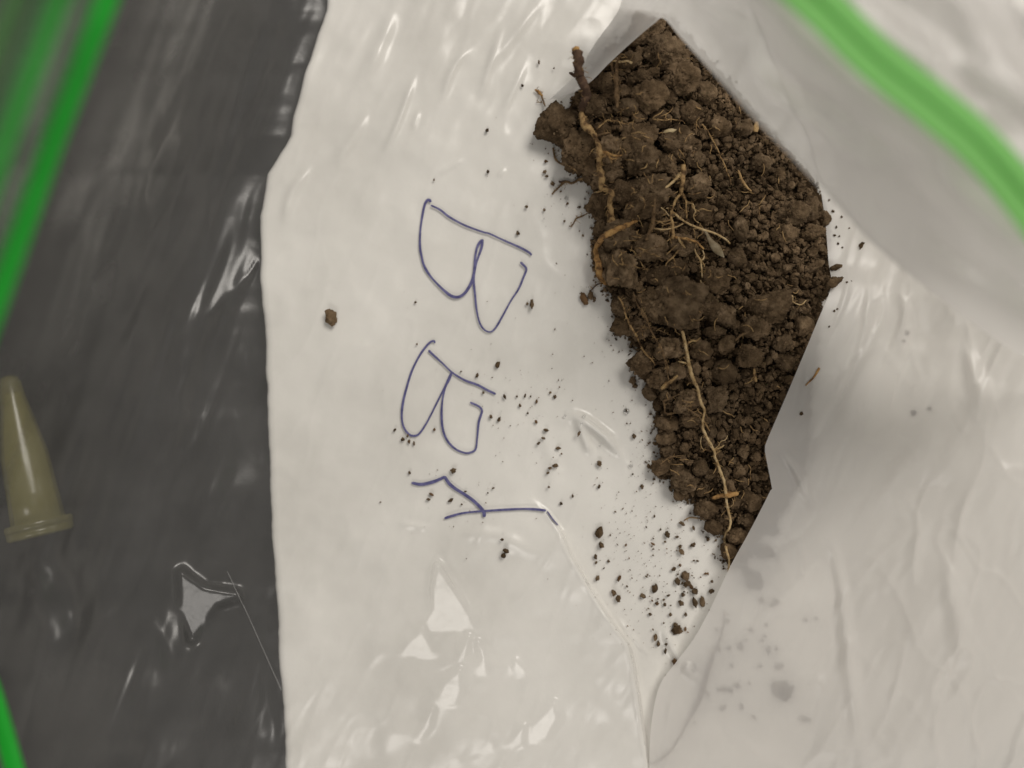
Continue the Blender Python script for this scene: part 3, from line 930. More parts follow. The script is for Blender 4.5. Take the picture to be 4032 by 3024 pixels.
# smaller clods filling the pile
n_fill, tries = 0, 0
while n_fill < 205 and tries < 30000:
    tries += 1
    x, y = random.uniform(2200, 3270), random.uniform(20, 2230)
    d = float(gsample(dist, x, y))
    if d < 8: continue
    fine = smooth(np.array((x - 2500 - max(0, (y - 900) * .25)) / 350)).item()
    r = random.uniform(17, 32) * (1 - fine) + random.uniform(9, 18) * fine
    if any((x - a_) ** 2 + (y - b_) ** 2 < (max(c_ * .86, 10) + r * .85) ** 2 for a_, b_, c_ in placed): continue
    if x > 3050 and y > 1150: r = min(r, 20)
    add_clod(x, y, r * random.uniform(.8, 1.25), r * random.uniform(.8, 1.2), "small " + ZONE(x, y)[0].replace("brown ", ""), False, random.choice(['soil', 'soil', 'soil_dark', 'soil_pale']), .8)
    n_fill += 1


# crumbs: real pieces in two joined masses
def crumb_mass(name, pts, mats, label, sub=1):
    base = [clod_verts(1, 400 + k, 2.0) for k in range(20)]
    base2 = [clod_verts(2, 430 + k, 2.0) for k in range(20)]
    groups = {}
    for (x, y, z, r, mt) in pts:
        groups.setdefault(mt, []).append((x, y, z, r))
    objs = []
    for mt, L in groups.items():
        Vs, Fs_, b0 = [], [], 0
        for (x, y, z, r) in L:
            v, f = (base2 if r > 8.5 else base)[random.randrange(20)]
            a_ = random.uniform(0, 6.283); c, s = math.cos(a_), math.sin(a_)
            sc = np.array([random.uniform(.7, 1.6), random.uniform(.6, 1.1), random.uniform(.5, .95)]) * pxm(r)
            p = v * sc
            tlt = random.uniform(-.6, .6); ct, st = math.cos(tlt), math.sin(tlt)
            p = np.stack([p[:, 0], p[:, 1] * ct - p[:, 2] * st, p[:, 1] * st + p[:, 2] * ct], -1)
            p = np.stack([p[:, 0] * c - p[:, 1] * s, p[:, 0] * s + p[:, 1] * c, p[:, 2]], -1)
            Vs.append(p + at(x, y, z)); Fs_.append(f + b0); b0 += len(v)
        o = mesh_np(name, np.vstack(Vs), np.vstack(Fs_), M[mt], None, False)
        tag(o, label + {'soil': "", 'soil_pale': ", the paler grains", 'soil_dark': ", the darkest grains", 'soil_rust': ", the rusty grains"}[mt], "soil crumbs", None, "stuff")
        objs.append(o)
    return objs


pts = []
while len(pts) < 11500:
    x, y = random.uniform(2180, 3290), random.uniform(-20, 2240)
    d = float(gsample(dist, x, y))
    if d < -6 and not (d > -26 and x < 2900 and random.random() < .16): continue
    fine = float(smooth(np.array((x - 2450) / 450)))
    r = random.choice([3, 4, 4, 5, 6, 7, 9, 12] if x > 2650 else [4, 5, 6, 8, 10, 13]) * random.uniform(.8, 1.2)
    if d < 10: r = min(r, 8 if d > -6 else 5)
    top = float(gsample(TOP, x, y)); bed = float(gsample(BED, x, y))
    on_clod = top - bed
    if on_clod > pxm(r) * 1.2 and random.random() < .8: continue
    z = top + pxm(r) * random.uniform(-.1, .5) if on_clod > pxm(r) else bed + pxm(r) * random.uniform(-.6, .9) - random.choice((.0003, .0009, .0016)) * min(1.0, max(d, 0) / 60)
    if on_clod > pxm(r): r = min(r, random.choice((3, 4, 5, 7)))
    pts.append((x, y, z, r, random.choice(['soil', 'soil', 'soil', 'soil_pale', 'soil_dark'])))
crumb_mass("soil_crumbs", pts, None, "fine soil crumbs packed between the clods of the pile", 1)

# dust and specks strewn over the film
pts = []


def strew(cx, cy, sx, sy, n, rmin, rmax, rot=0):
    for _ in range(n):
        u, v = random.gauss(0, 1) * sx, random.gauss(0, 1) * sy
        x = cx + u * math.cos(rot) - v * math.sin(rot); y = cy + u * math.sin(rot) + v * math.cos(rot)
        if not (1150 < x < 3330) or float(gsample(dist, x, y)) > -2 and x > 2060: continue
        if random.random() < .3: continue
        r = rmin + (rmax - rmin) * random.random() ** 3
        pts.append((x, y, float(film_at(x, y)[0]) + pxm(r) * .45, r, random.choice(['soil', 'soil_pale', 'soil_pale', 'soil_rust'])))


strew(2520, 1600, 70, 260, 170, 1.2, 4, -.15)
strew(2560, 1950, 110, 130, 120, 1.2, 4.5)
strew(2640, 2250, 130, 120, 190, 1.3, 6)
strew(2480, 2150, 110, 160, 130, 1.2, 4)
strew(2230, 720, 60, 170, 60, 1.2, 4)
strew(2150, 560, 40, 120, 40, 1.2, 3.5)
strew(2080, 1600, 120, 120, 70, 1.2, 4)
strew(1800, 1950, 140, 120, 40, 1.2, 3.5)
strew(1750, 1400, 300, 300, 60, 1.0, 2.5)
strew(2330, 1350, 80, 140, 50, 1.2, 4)
strew(2560, 2480, 120, 60, 50, 1.2, 5, .9)
crumb_mass("soil_specks", pts, None, "tiny soil specks strewn over the white film round the pile", 1)

# ------------------------------------------------------------------ single crumbs one can pick out
CR = {
    "lone": [(1303, 1250, 27, 34)],
    "letters": [(1636, 1190, 5, 5), (1642, 1356, 4, 4), (1959, 1436, 8, 14), (1879, 1479, 6, 10), (1903, 1546, 6, 7), (1554, 1693, 6, 8), (1586, 1730, 10, 9), (1605, 1716, 5, 9), (1611, 1740, 6, 9), (1630, 1746, 5, 9),
                (1710, 1692, 5, 6), (1613, 1862, 5, 8), (1698, 1947, 11, 5), (1687, 1966, 10, 5), (1775, 1971, 12, 7), (1818, 1986, 4, 4), (1785, 1853, 12, 11), (1832, 1935, 6, 4), (1921, 1941, 4, 4), (1942, 1922, 8, 4),
                (1933, 1641, 7, 10), (1965, 1652, 6, 11), (1709, 708, 4, 5), (1991, 2170, 14, 9), (1982, 2188, 9, 10), (1976, 2125, 7, 6)],
    "between": [(1988, 1564, 5, 11), (2067, 1559, 4, 8), (2035, 1561, 4, 6), (2048, 1597, 6, 8), (2113, 1582, 5, 9), (2184, 1562, 7, 9), (2167, 1546, 6, 6), (2078, 1627, 5, 5), (2111, 1661, 6, 8), (2150, 1695, 11, 6),
                (2139, 1726, 9, 5), (2120, 1746, 9, 6), (2198, 1765, 10, 7), (2211, 1787, 4, 4), (2280, 1707, 5, 12), (2360, 1825, 11, 12), (2186, 1834, 11, 8), (2165, 1843, 9, 6), (2157, 1862, 6, 5), (2161, 1918, 6, 5),
                (2359, 1916, 6, 9), (2255, 1953, 4, 8), (2210, 1983, 6, 7), (2094, 1196, 9, 19), (2076, 1196, 5, 7)],
    "rim": [(2300, 1180, 15, 26), (2325, 1165, 12, 17), (2340, 1178, 7, 14), (2492, 1498, 15, 18), (2500, 1520, 12, 12), (2497, 1718, 8, 11), (2528, 1918, 7, 10), (2149, 635, 8, 7), (2145, 676, 9, 7), (2152, 693, 8, 6), (2176, 723, 12, 8),
            (2234, 802, 7, 6), (2280, 815, 8, 6), (2222, 871, 5, 6), (2037, 917, 4, 10), (2143, 826, 5, 6), (2073, 814, 8, 7), (2295, 928, 5, 5), (2137, 447, 6, 9)],
    "upper": [(1918, 513, 6, 9), (1921, 676, 7, 7), (2057, 337, 6, 6), (2122, 245, 5, 8), (2181, 269, 4, 4), (2043, 920, 4, 5)],
    "wedge": [(2359, 2098, 14, 25), (2368, 2147, 12, 16), (2345, 2192, 8, 11), (2347, 2215, 6, 7), (2353, 2277, 8, 12), (2438, 2277, 8, 15), (2418, 2335, 9, 14), (2434, 2358, 12, 15), (2577, 2318, 12, 22), (2532, 2347, 14, 10), (2587, 2378, 8, 7),
              (2617, 2381, 7, 7), (2666, 2481, 20, 22), (2660, 2460, 12, 10), (2580, 2510, 8, 16), (2592, 2535, 6, 14), (2620, 2563, 6, 12), (2656, 2608, 10, 16), (2623, 2537, 6, 6), (2629, 2107, 10, 14), (2669, 2292, 11, 15), (2666, 2115, 8, 6),
              (2729, 2145, 13, 8), (2684, 2173, 10, 14), (2678, 2152, 7, 9), (2686, 2062, 15, 8), (2731, 2079, 6, 10), (2700, 2272, 17, 20), (2704, 2300, 15, 15), (2736, 2328, 15, 13), (2722, 2312, 8, 10), (2801, 2328, 12, 11), (2736, 2372, 9, 22),
              (2765, 2372, 12, 22), (2682, 2375, 10, 15), (2689, 2343, 8, 8), (2653, 2241, 12, 8), (2678, 2227, 6, 6), (2787, 2125, 7, 9), (2803, 2290, 6, 6), (2560, 2420, 7, 6), (2640, 2420, 6, 8), (2700, 2420, 7, 9)],
    "right": [(3265, 787, 5, 6), (3280, 832, 8, 5), (3314, 854, 4, 5), (3344, 898, 4, 4), (3293, 894, 4, 7), (3286, 927, 6, 5), (3305, 930, 4, 5), (3392, 966, 8, 15), (3317, 975, 4, 4), (3335, 1111, 4, 4), (3352, 1108, 3, 4), (3300, 960, 4, 6),
              (3285, 1224, 5, 5), (3297, 1217, 4, 4), (3265, 1286, 4, 4), (3569, 1312, 9, 10), (3557, 1343, 7, 6), (3597, 1628, 11, 13), (3660, 1610, 9, 9), (3156, 1628, 6, 8)],
    "under": [(3034, 2083, 30, 26), (3004, 2168, 44, 30), (3030, 2180, 24, 22), (2967, 2283, 42, 40), (2940, 2250, 22, 24), (2998, 2362, 16, 12), (3053, 2371, 14, 16), (3035, 2385, 8, 10), (2864, 2447, 9, 10), (2955, 2478, 12, 10), (3016, 2460, 10, 8), (3171, 2441, 8, 10),
              (3213, 2435, 6, 10), (2828, 2555, 9, 16), (2870, 2550, 12, 10), (2913, 2545, 14, 18), (2935, 2520, 8, 8), (3025, 2557, 10, 18), (3055, 2552, 8, 10), (2846, 2715, 24, 9), (2875, 2718, 14, 10), (2901, 2700, 16, 10), (3065, 2624, 20, 16), (3083, 2727, 40, 36), (3060, 2700, 24, 20),
              (2846, 2788, 16, 10), (2919, 2782, 9, 12), (2967, 2824, 10, 9), (3168, 2830, 24, 12), (2820, 2480, 5, 12), (3010, 2505, 10, 8), (2730, 2630, 10, 18), (2880, 2618, 8, 8), (2990, 2620, 14, 5), (2735, 2845, 6, 5), (2950, 2690, 6, 6), (3000, 2520, 8, 8)],
}
CRL = {
    "lone": ("single brown soil crumb lying alone near the paper's dark edge", None),
    "letters": ("tiny soil crumb lying on the film by the blue handwriting", "crumbs by the handwriting"),
    "between": ("small soil crumb on bare film between handwriting and soil pile", "crumbs between handwriting and pile"),
    "rim": ("loose soil crumb close beside the left rim of the pile", "crumbs along the left rim of the pile"),
    "upper": ("dark soil speck on the bare film above the handwriting", "specks above the handwriting"),
    "wedge": ("loose soil crumb in the narrow bag corner below the pile", "crumbs in the bag corner"),
    "right": ("dark soil speck on the bag film right of the pile", "specks right of the pile"),
    "under": ("soil crumb showing grey through the milky front film below the pile", "crumbs under the front film"),
}
SML = [clod_verts(3, 600 + k, 1.6) for k in range(10)]
SMM = {mt: [bare_mesh("crumb", *SML[k], M[mt]) for k in range(10)] for mt in ('soil', 'soil_dark', 'soil_rust', 'soil_pale')}


for key, lst in CR.items():
    for (x, y, rx, ry) in lst:
        z = float(film_at(x, y)[0])
        r = .5 * (rx + ry)
        if key == "right": z = front_z(x, y) if x > 3240 else z
        rz = pxm(r) * (.75 if r < 16 else .55 if y < 2320 else .35)
        if key == "right" and x < 3240: z = front_z(x, y)
        if key == 'right' and x > 3500: z = front_z(x, y) - 2.0 * rz
        mt = random.choice(['soil', 'soil', 'soil_pale', 'soil_rust', 'soil_pale']) if key != "lone" else 'soil_pale'
        if key in ("under", "right", "upper"): mt = 'soil_dark'
        o = bpy.data.objects.new("soil_crumb", random.choice(SMM[mt]))
        COL.objects.link(o)
        o.location = tuple(at(x, y, z + rz * .7))
        o.scale = (pxm(rx) * .85, pxm(ry) * .85, rz)
        o.rotation_euler = (random.uniform(-.3, .3), random.uniform(-.3, .3), random.uniform(-.5, .5))
        lab, grp = CRL[key]
        tag(o, lab, "soil crumb", grp)

# ------------------------------------------------------------------ roots
from_top = np.copy(TOP)
for _ in range(3):                                    # roots bridge from clod to clod
    p = np.pad(from_top, 1, mode='edge')
    from_top = np.maximum(from_top * .0 + .2 * (p[1:-1, 1:-1] + p[2:, 1:-1] + p[:-2, 1:-1] + p[1:-1, 2:] + p[1:-1, :-2]), TOP - 0.0003)


def tube_mesh(c, rad, seed, sides=10, knob=.34):
    """c: n x 3 world points, rad: n"""
    T = np.gradient(c, axis=0); T /= np.linalg.norm(T, axis=1)[:, None] + 1e-12
    up = np.array([0.0, 0.0, 1.0])
    S = np.cross(T, up); S /= np.linalg.norm(S, axis=1)[:, None] + 1e-12
    Nn = np.cross(S, T)
    n = len(c)
    ang = np.linspace(0, 2 * np.pi, sides + 1)[:-1]
    k = np.arange(n)[:, None]
    nz = vnoise(np.stack([k * .55 + 0 * ang, np.cos(ang) * 1.2 + 0 * k, np.sin(ang) * 1.2 + 0 * k + seed], -1), seed)
    R = rad[:, None] * (1 + knob * nz)
    V = c[:, None, :] + (S[:, None, :] * np.cos(ang)[None, :, None] + Nn[:, None, :] * np.sin(ang)[None, :, None]) * R[..., None]
    idx = np.arange(n * sides).reshape(n, sides)
    F = np.stack([idx[:-1], idx[1:], np.roll(idx, -1, 1)[1:], np.roll(idx, -1, 1)[:-1]], -1).reshape(-1, 4)
    V = V.reshape(-1, 3)
    V = np.vstack([V, c[0] - T[0] * rad[0] * .5, c[-1] + T[-1] * rad[-1] * .5])
    a_, b_ = len(V) - 2, len(V) - 1
    c0 = np.stack([np.full(sides, a_), idx[0], np.roll(idx[0], -1), np.roll(idx[0], -1)], -1)
    c1 = np.stack([np.full(sides, b_), np.roll(idx[-1], -1), idx[-1], idx[-1]], -1)
    # end caps as triangles -> keep quads uniform by splitting to tris
    tri = np.vstack([F[:, [0, 1, 2]], F[:, [0, 2, 3]], c0[:, :3], c1[:, :3]])
    return V, tri


_rs = [900]
PATHS = []


def root_path(pts, width, lift=0.5, zmode="pile", wob=2.0, zadd=0.0):
    """pts photo px; width px start/end -> world centreline, radii"""
    L = sum(np.hypot(*np.diff(np.array(pts, float), axis=0).T))
    n = max(10, int(L / 6))
    c = catmull(pts, n)
    _rs[0] += 1
    s = np.arange(n) * 6.0
    c = c + wob * np.stack([n2(s, s * 0, 30, _rs[0], 2), n2(s, s * 0 + 50, 30, _rs[0], 2)], -1)
    w = np.interp(np.linspace(0, 1, n), np.linspace(0, 1, len(width)), width)
    r = pxm(w * .5)
    zf = z_film(c[:, 0], c[:, 1])
    zt = np.maximum(gsample(from_top, c[:, 0], c[:, 1]), zf)
    inn = (c[:, 0] > 2060) & (c[:, 0] < 3380) & (c[:, 1] < 2330)
    z = np.where(inn, zt, zf) if zmode == "pile" else zf
    z = z + r * lift * 1.4 + np.where(gsample(dist, c[:, 0], c[:, 1]) > 10, 0.0011, 0) * inn + zadd
    k = np.ones(5) / 5
    z = np.convolve(np.pad(z, 2, mode='edge'), k, 'valid')
    W = np.stack([(c[:, 0] - 2016) * K * (CAM_H - z), (1512 - c[:, 1]) * K * (CAM_H - z), z], -1)
    PATHS.append((W, r))
    return W, r


def root(label, branches, mat, name="root", cat="root", group=None, parts=None):
    """branches: list of (pts, widths, material or None); the first is the main axis, the others side branches (children)"""
    main = None
    for k, br in enumerate(branches):
        pts, wd = br[0], br[1]
        mt = br[2] if len(br) > 2 and br[2] else mat
        W, r = root_path(pts, wd, br[3] if len(br) > 3 else .6, zadd=np.interp(np.linspace(0, 1, max(10, int(sum(np.hypot(*np.diff(np.array(pts, float), axis=0).T)) / 6))), np.linspace(0, 1, len(br[4])), br[4]) if len(br) > 4 else 0.0)
        V, F = tube_mesh(W, r, _rs[0])
        o = mesh_np(name if k == 0 else "rootlet", V, F, M[mt])
        if k == 0:
            main = o
            tag(o, label, cat, group)
        else:
            o.parent = main
    return main


stick = root("thick dark root stub standing out above the pile, tan below", [
    ([(2270, 203), (2278, 235), (2279, 271), (2289, 307), (2300, 336), (2306, 380), (2298, 416), (2290, 440)], [36, 38, 34, 34, 30, 34, 30, 26], 'root_bark', 1.0, [.0095, .0095, .009, .008, .0065, .0035, .001, 0]),
    ([(2289, 442), (2300, 485), (2318, 506), (2340, 530)], [26, 27, 27, 22], 'root_tan', .9),
    ([(2340, 528), (2351, 557), (2362, 593), (2358, 617), (2362, 668), (2369, 707), (2369, 740), (2394, 751), (2409, 762), (2401, 791), (2405, 834), (2409, 880)], [20, 18, 24, 22, 22, 24, 20, 18, 20, 20, 26, 30], 'root_tan', .9),
    ([(2268, 204), (2270, 196), (2273, 192)], [34, 30, 18], 'root_orange', 1.0, [.009, .009]),
    ([(2275, 290), (2258, 296), (2250, 290), (2243, 286)], [18, 16, 12, 8], 'root_bark', 1.0, [.0075, .0075]),
    ([(2365, 600), (2385, 598), (2410, 610), (2430, 614), (2450, 610)], [10, 9, 8, 6, 4], 'root_orange'),
    ([(2362, 590), (2380, 610), (2400, 620), (2412, 645)], [8, 8, 6, 5], 'root_tan'), ([(2370, 620), (2390, 606), (2408, 625), (2430, 622)], [6, 6, 5, 3], 'root_orange'),
    ([(2369, 752), (2340, 760), (2332, 764)], [7, 6, 5], 'root_pale'), ([(2352, 535), (2375, 525), (2400, 524), (2412, 545), (2430, 580)], [7, 6, 5, 4, 3], 'root_brown'),
], 'root_bark')
root("thick curved orange root along the left rim of the pile", [
    ([(2512, 866), (2470, 885), (2427, 906), (2383, 928), (2358, 957), (2350, 990), (2355, 1020), (2359, 1052), (2363, 1088), (2386, 1116)], [10, 18, 20, 22, 22, 24, 28, 30, 28, 14], None, .9),
    ([(2380, 1114), (2350, 1122), (2330, 1140), (2318, 1146)], [7, 6, 5, 4], 'root_bark')], 'root_orange')
root("forked tan root with many thin branches right of the pile's middle", [
    ([(2694, 650), (2690, 675), (2687, 700), (2684, 726), (2682, 765)], [20, 19, 17, 15, 15], None, 1.0),
    ([(2682, 760), (2662, 787), (2645, 823), (2642, 856), (2648, 888), (2651, 940)], [12, 10, 9, 10, 12, 14]),
    ([(2684, 758), (2698, 782), (2702, 816), (2702, 860)], [10, 8, 7, 6]),
    ([(2644, 830), (2665, 850), (2687, 867), (2723, 888), (2760, 903), (2796, 914), (2824, 924), (2853, 939), (2875, 960)], [7, 8, 8, 8, 9, 9, 8, 7, 6], 'root_pale'),
    ([(2688, 676), (2672, 690), (2650, 714), (2622, 738)], [11, 12, 11, 8], 'root_pale'),
    ([(2575, 899), (2608, 904), (2642, 898), (2660, 893), (2690, 880)], [5, 7, 7, 6, 4], 'root_pale'),
    ([(2703, 798), (2727, 803), (2735, 825), (2740, 835), (2732, 850), (2738, 868), (2752, 878)], [5, 5, 4, 5, 4, 4, 3], 'root_pale'),
    ([(2669, 935), (2682, 955), (2698, 976)], [8, 7, 4], 'root_pale'), ([(2655, 935), (2687, 938), (2723, 946), (2750, 960), (2772, 982)], [10, 9, 8, 9, 5], 'root_orange'),
    ([(2580, 870), (2610, 874), (2640, 866)], [5, 5, 4]), ([(2601, 817), (2620, 830), (2634, 850)], [4, 4, 3], 'root_pale'), ([(2624, 820), (2640, 818)], [4, 3], 'root_pale')], 'root_tan')
root("flat straw sliver standing left of the forked root", [([(2579, 783), (2573, 834), (2569, 888), (2546, 945)], [6, 13, 17, 11], None, .8)], 'root_brown', "straw_sliver", "straw")
root("long pale yellow root running down the lower pile to its tip", [
    ([(2685, 1305), (2700, 1359), (2706, 1399), (2715, 1443), (2726, 1483), (2744, 1523), (2751, 1556), (2762, 1588), (2774, 1617), (2766, 1653), (2769, 1689), (2783, 1722), (2798, 1751), (2812, 1776), (2816, 1801),
      (2830, 1834), (2841, 1870), (2852, 1906), (2859, 1957), (2864, 1995), (2876, 2046), (2874, 2075), (2856, 2104), (2854, 2136), (2863, 2173), (2870, 2201), (2870, 2227), (2867, 2254)],
     [11, 12, 12, 13, 14, 13, 12, 11, 11, 10, 11, 11, 11, 11, 10, 11, 11, 10, 10, 10, 9, 9, 9, 9, 8, 7, 6], None, 1.0),
    ([(2710, 1350), (2728, 1340), (2742, 1342), (2757, 1331)], [9, 8, 8, 5], 'root_tan'), ([(2708, 1432), (2690, 1428), (2672, 1424)], [6, 7, 5]),
    ([(2812, 1773), (2830, 1754), (2838, 1738), (2856, 1733), (2865, 1715)], [5, 4, 3, 3, 2.5]), ([(2814, 1772), (2836, 1762), (2852, 1752)], [6, 6, 4]),
    ([(2772, 1770), (2762, 1758), (2758, 1738), (2764, 1718)], [3, 3, 3, 2.5]), ([(2800, 1778), (2780, 1772), (2763, 1780)], [4, 4, 3], 'root_tan'),
    ([(2868, 2000), (2884, 1988), (2887, 1975), (2884, 1962)], [4, 3, 3, 2]), ([(2860, 1990), (2855, 1994)], [6, 4]), ([(2735, 1510), (2720, 1508), (2705, 1516)], [5, 4, 3], 'root_tan'),
    ([(2772, 1660), (2785, 1680), (2793, 1697)], [5, 5, 4], 'root_tan'), ([(2815, 1778), (2830, 1790)], [5, 3], 'root_brown')], 'root_pale')
root("thin wavy pale root on the left side of the largest clod", [([(2435, 1168), (2453, 1200), (2464, 1244), (2482, 1283), (2507, 1320), (2522, 1363), (2544, 1395), (2569, 1421), (2580, 1440)], [5, 7, 8, 8, 8, 7, 7, 6, 4])], 'root_tan')
root("thin brown root crossing beside the largest clod towards the lower rim", [([(2492, 1150), (2500, 1170), (2515, 1207), (2544, 1254), (2565, 1305), (2587, 1345), (2612, 1388), (2623, 1443), (2634, 1497)], [6, 7, 7, 8, 8, 7, 7, 6, 5]),
     ([(2515, 1296), (2565, 1290), (2600, 1303), (2640, 1320)], [4, 4, 4, 3])], 'root_brown')
root("straw-like root pair rising under the tip of the film fold", [([(2441, 217), (2432, 250), (2427, 271), (2427, 326), (2430, 380), (2430, 424)], [12, 15, 16, 17, 22, 8], None, 1.2), ([(2408, 246), (2414, 280), (2420, 307), (2424, 330)], [10, 10, 10, 8], None, 1.2),
     ([(2414, 239), (2448, 243), (2470, 241), (2487, 248)], [7, 9, 8, 9], 'root_pale', 1.2)], 'root_brown')
root("thin pale squiggle of root across the upper pile beside the stick", [([(2352, 510), (2370, 490), (2394, 472), (2410, 477), (2427, 474), (2459, 487), (2492, 480)], [6, 6, 5, 4, 4, 4, 3])], 'root_tan')
root("hair-thin pale root above the seed husk", [([(2571, 469), (2615, 474), (2640, 468), (2658, 472), (2684, 475), (2698, 487)], [4, 4, 4, 5, 4, 3])], 'root_tan')
root("hair-thin root running down the fine soil near the blurred film", [([(2766, 487), (2788, 519), (2813, 563), (2831, 603), (2853, 646), (2868, 689), (2878, 725)], [4, 5, 5, 4, 4, 4, 3])], 'root_tan')
root("short knobbly tan twig on the fine soil at the right", [([(2907, 671), (2917, 695), (2925, 715), (2940, 738), (2958, 754)], [6, 9, 10, 9, 6])], 'root_tan', "twig", "twig")
root("stout blunt tan rootlet at the lower left of the pile", [([(2668, 1480), (2646, 1498), (2626, 1512), (2604, 1530)], [8, 12, 15, 15], None, 1.0)], 'root_tan')
root("broad tan bark sliver under the long pale root", [([(2803, 1962), (2840, 1954), (2870, 1948), (2905, 1944)], [10, 20, 24, 16], None, .4)], 'root_orange', "bark_sliver", "bark")
root("short upright straw bit by the front film edge", [([(2970, 1452), (2971, 1476), (2976, 1503)], [8, 11, 10], None, .8)], 'root_tan', "straw_bit", "straw")
root("looped thin tan root left of the long pale root", [([(2613, 1578), (2617, 1600), (2617, 1620), (2630, 1630), (2660, 1624), (2697, 1603), (2720, 1596), (2742, 1590)], [7, 8, 8, 9, 8, 8, 6, 4]), ([(2612, 1578), (2636, 1570), (2660, 1558), (2675, 1552)], [7, 6, 6, 4]),
     ([(2700, 1604), (2726, 1620), (2754, 1642), (2762, 1655)], [7, 6, 6, 4])], 'root_brown')
root("brown root whisker hanging below the jutting dark clod", [([(2177, 582), (2181, 600), (2188, 628), (2206, 644), (2222, 650), (2242, 653), (2262, 666), (2280, 682)], [8, 8, 8, 9, 8, 8, 8, 7])], 'root_brown')
root("forked brown root whisker with soil bits on the bare film", [([(2174, 765), (2186, 750), (2203, 733), (2224, 715), (2253, 720), (2275, 708), (2302, 698)], [6, 7, 8, 12, 8, 12, 8]), ([(2222, 716), (2210, 716), (2200, 712)], [12, 9, 6], 'root_bark')], 'root_brown')
root("short bent whisker left of the orange root", [([(2248, 892), (2258, 880), (2268, 860), (2290, 852), (2314, 840)], [6, 5, 6, 6, 4])], 'root_brown')
root("tiny branched whisker at the top of the jutting clod", [([(2148, 418), (2142, 400), (2134, 380), (2126, 366), (2119, 352)], [6, 6, 6, 5, 3]), ([(2134, 378), (2118, 360), (2106, 354)], [8, 14, 6], 'root_orange'), ([(2136, 402), (2112, 404)], [3, 2])], 'root_brown')
root("short curved whisker at the lower rim of the pile", [([(2693, 2050), (2710, 2041), (2730, 2038), (2754, 2043), (2775, 2050)], [4, 6, 6, 5, 3])], 'root_tan')
root("pale root tip pointing down beside the largest clod", [([(2735, 980), (2742, 1000), (2757, 1023), (2763, 1059), (2764, 1093)], [5, 7, 7, 6, 4]), ([(2768, 985), (2773, 1005), (2770, 1020), (2757, 1026)], [4, 5, 6, 6]), ([(2757, 1103), (2765, 1122), (2779, 1133)], [5, 5, 4])], 'root_pale')
root("small bent rootlet above the largest clod", [([(2620, 1054), (2626, 1034), (2640, 1022), (2656, 1005), (2670, 986)], [5, 5, 6, 6, 4])], 'root_tan')
root("hair-thin root over the gap left of the largest clod", [([(2489, 1009), (2520, 1000), (2560, 978), (2620, 966)], [4, 4, 4, 3])], 'root_brown')
root("short tan twig right of the largest clod's lower lobe", [([(2896, 1340), (2915, 1324), (2936, 1310)], [9, 10, 7])], 'root_brown', "twig", "twig")
root("curled pale fibre on the crumbly clod by the front film", [([(3091, 1178), (3102, 1166), (3118, 1164), (3122, 1186), (3150, 1200), (3174, 1182)], [5, 6, 6, 5, 6, 3])], 'root_pale')
root("thin root at the lower left rim lying on the rim clod", [([(2599, 1830), (2622, 1812), (2640, 1800), (2665, 1796), (2690, 1792)], [4, 6, 6, 5, 3])], 'root_brown')
root("thick root showing grey through the front film at the bag corner", [([(2850, 2400), (2852, 2440), (2838, 2510), (2812, 2570), (2791, 2624), (2770, 2696), (2755, 2745), (2724, 2806), (2694, 2867), (2676, 2900), (2638, 2955), (2600, 2990), (2560, 3004)], [4, 6, 8, 10, 18, 18, 20, 17, 9, 7, 9, 8, 4], None, .8),
     ([(2768, 2715), (2785, 2728), (2796, 2742)], [8, 7, 4])], 'root_bark')
# a stray root fibre lying on the front film
P3 = catmull([(3226, 1450), (3206, 1482), (3190, 1500), (3172, 1518)], 14)
zf = np.array([front_z(a_, b_) for a_, b_ in P3]) + .00015
V, F = tube_mesh(np.stack([(P3[:, 0] - 2016) * K * (CAM_H - zf), (1512 - P3[:, 1]) * K * (CAM_H - zf), zf], -1), pxm(np.linspace(5, 2, 14)), 5)
tag(mesh_np("root_fibre", V, F, M['root_orange']), "short brown fibre lying on the front film beside the soil", "root fibre")


# loose hair roots caught in the clods
def filaments(n):
    for k in range(n):
        x, y = (random.uniform(2330, 3150), random.uniform(150, 2050)) if k % 2 else (random.gauss(2560, 130), random.gauss(820, 260))
        if float(gsample(dist, x, y)) < 40: continue
        a_ = random.uniform(0, 6.28); L = random.uniform(18, 60)
        pts_ = [(x, y)]
        for _ in range(3):
            a_ += random.uniform(-.7, .7)
            pts_.append((pts_[-1][0] + math.cos(a_) * L / 3, pts_[-1][1] + math.sin(a_) * L / 3))
        W, r = root_path(pts_, [3, random.uniform(3, 6), 2.5], .5, wob=3)
        yield tube_mesh(W, r, k, 6)


fuzz = list(PATHS)
fb = list(filaments(240))
for W, r in fuzz:
    for i in range(2, len(W) - 2):
        for _ in range(2):
            if random.random() > .30: continue
            T = W[i + 1] - W[i - 1]; T /= np.linalg.norm(T)
            a_ = random.uniform(-1.3, 1.3) + random.choice((0, math.pi))
            side = np.cross(T, [0, 0, 1]) * math.cos(a_) + np.array([0, 0, abs(math.sin(a_))]) + T * random.uniform(-.6, .6)
            L = random.uniform(.25, .9) * MM * random.choice((.5, 1, 1.5))
            q0 = W[i]; q1 = q0 + side * (r[i] + L * .5) + RNG.normal(0, .12 * MM, 3); q2 = q0 + side * (r[i] + L) + RNG.normal(0, .2 * MM, 3)
            fb.append(tube_mesh(catmull_idx(np.array([q0, q1, q2]), 6), np.linspace(.07, .035, 6) * MM, i, 5))
Vs, Fs_, b0 = [], [], 0
for V, F in fb:
    Vs.append(V); Fs_.append(F + b0); b0 += len(V)
o = mesh_np("root_hairs", np.vstack(Vs), np.vstack(Fs_), M['root_tan'])
tag(o, "fine root hairs caught all over the soil clods", "root hairs", None, "stuff")


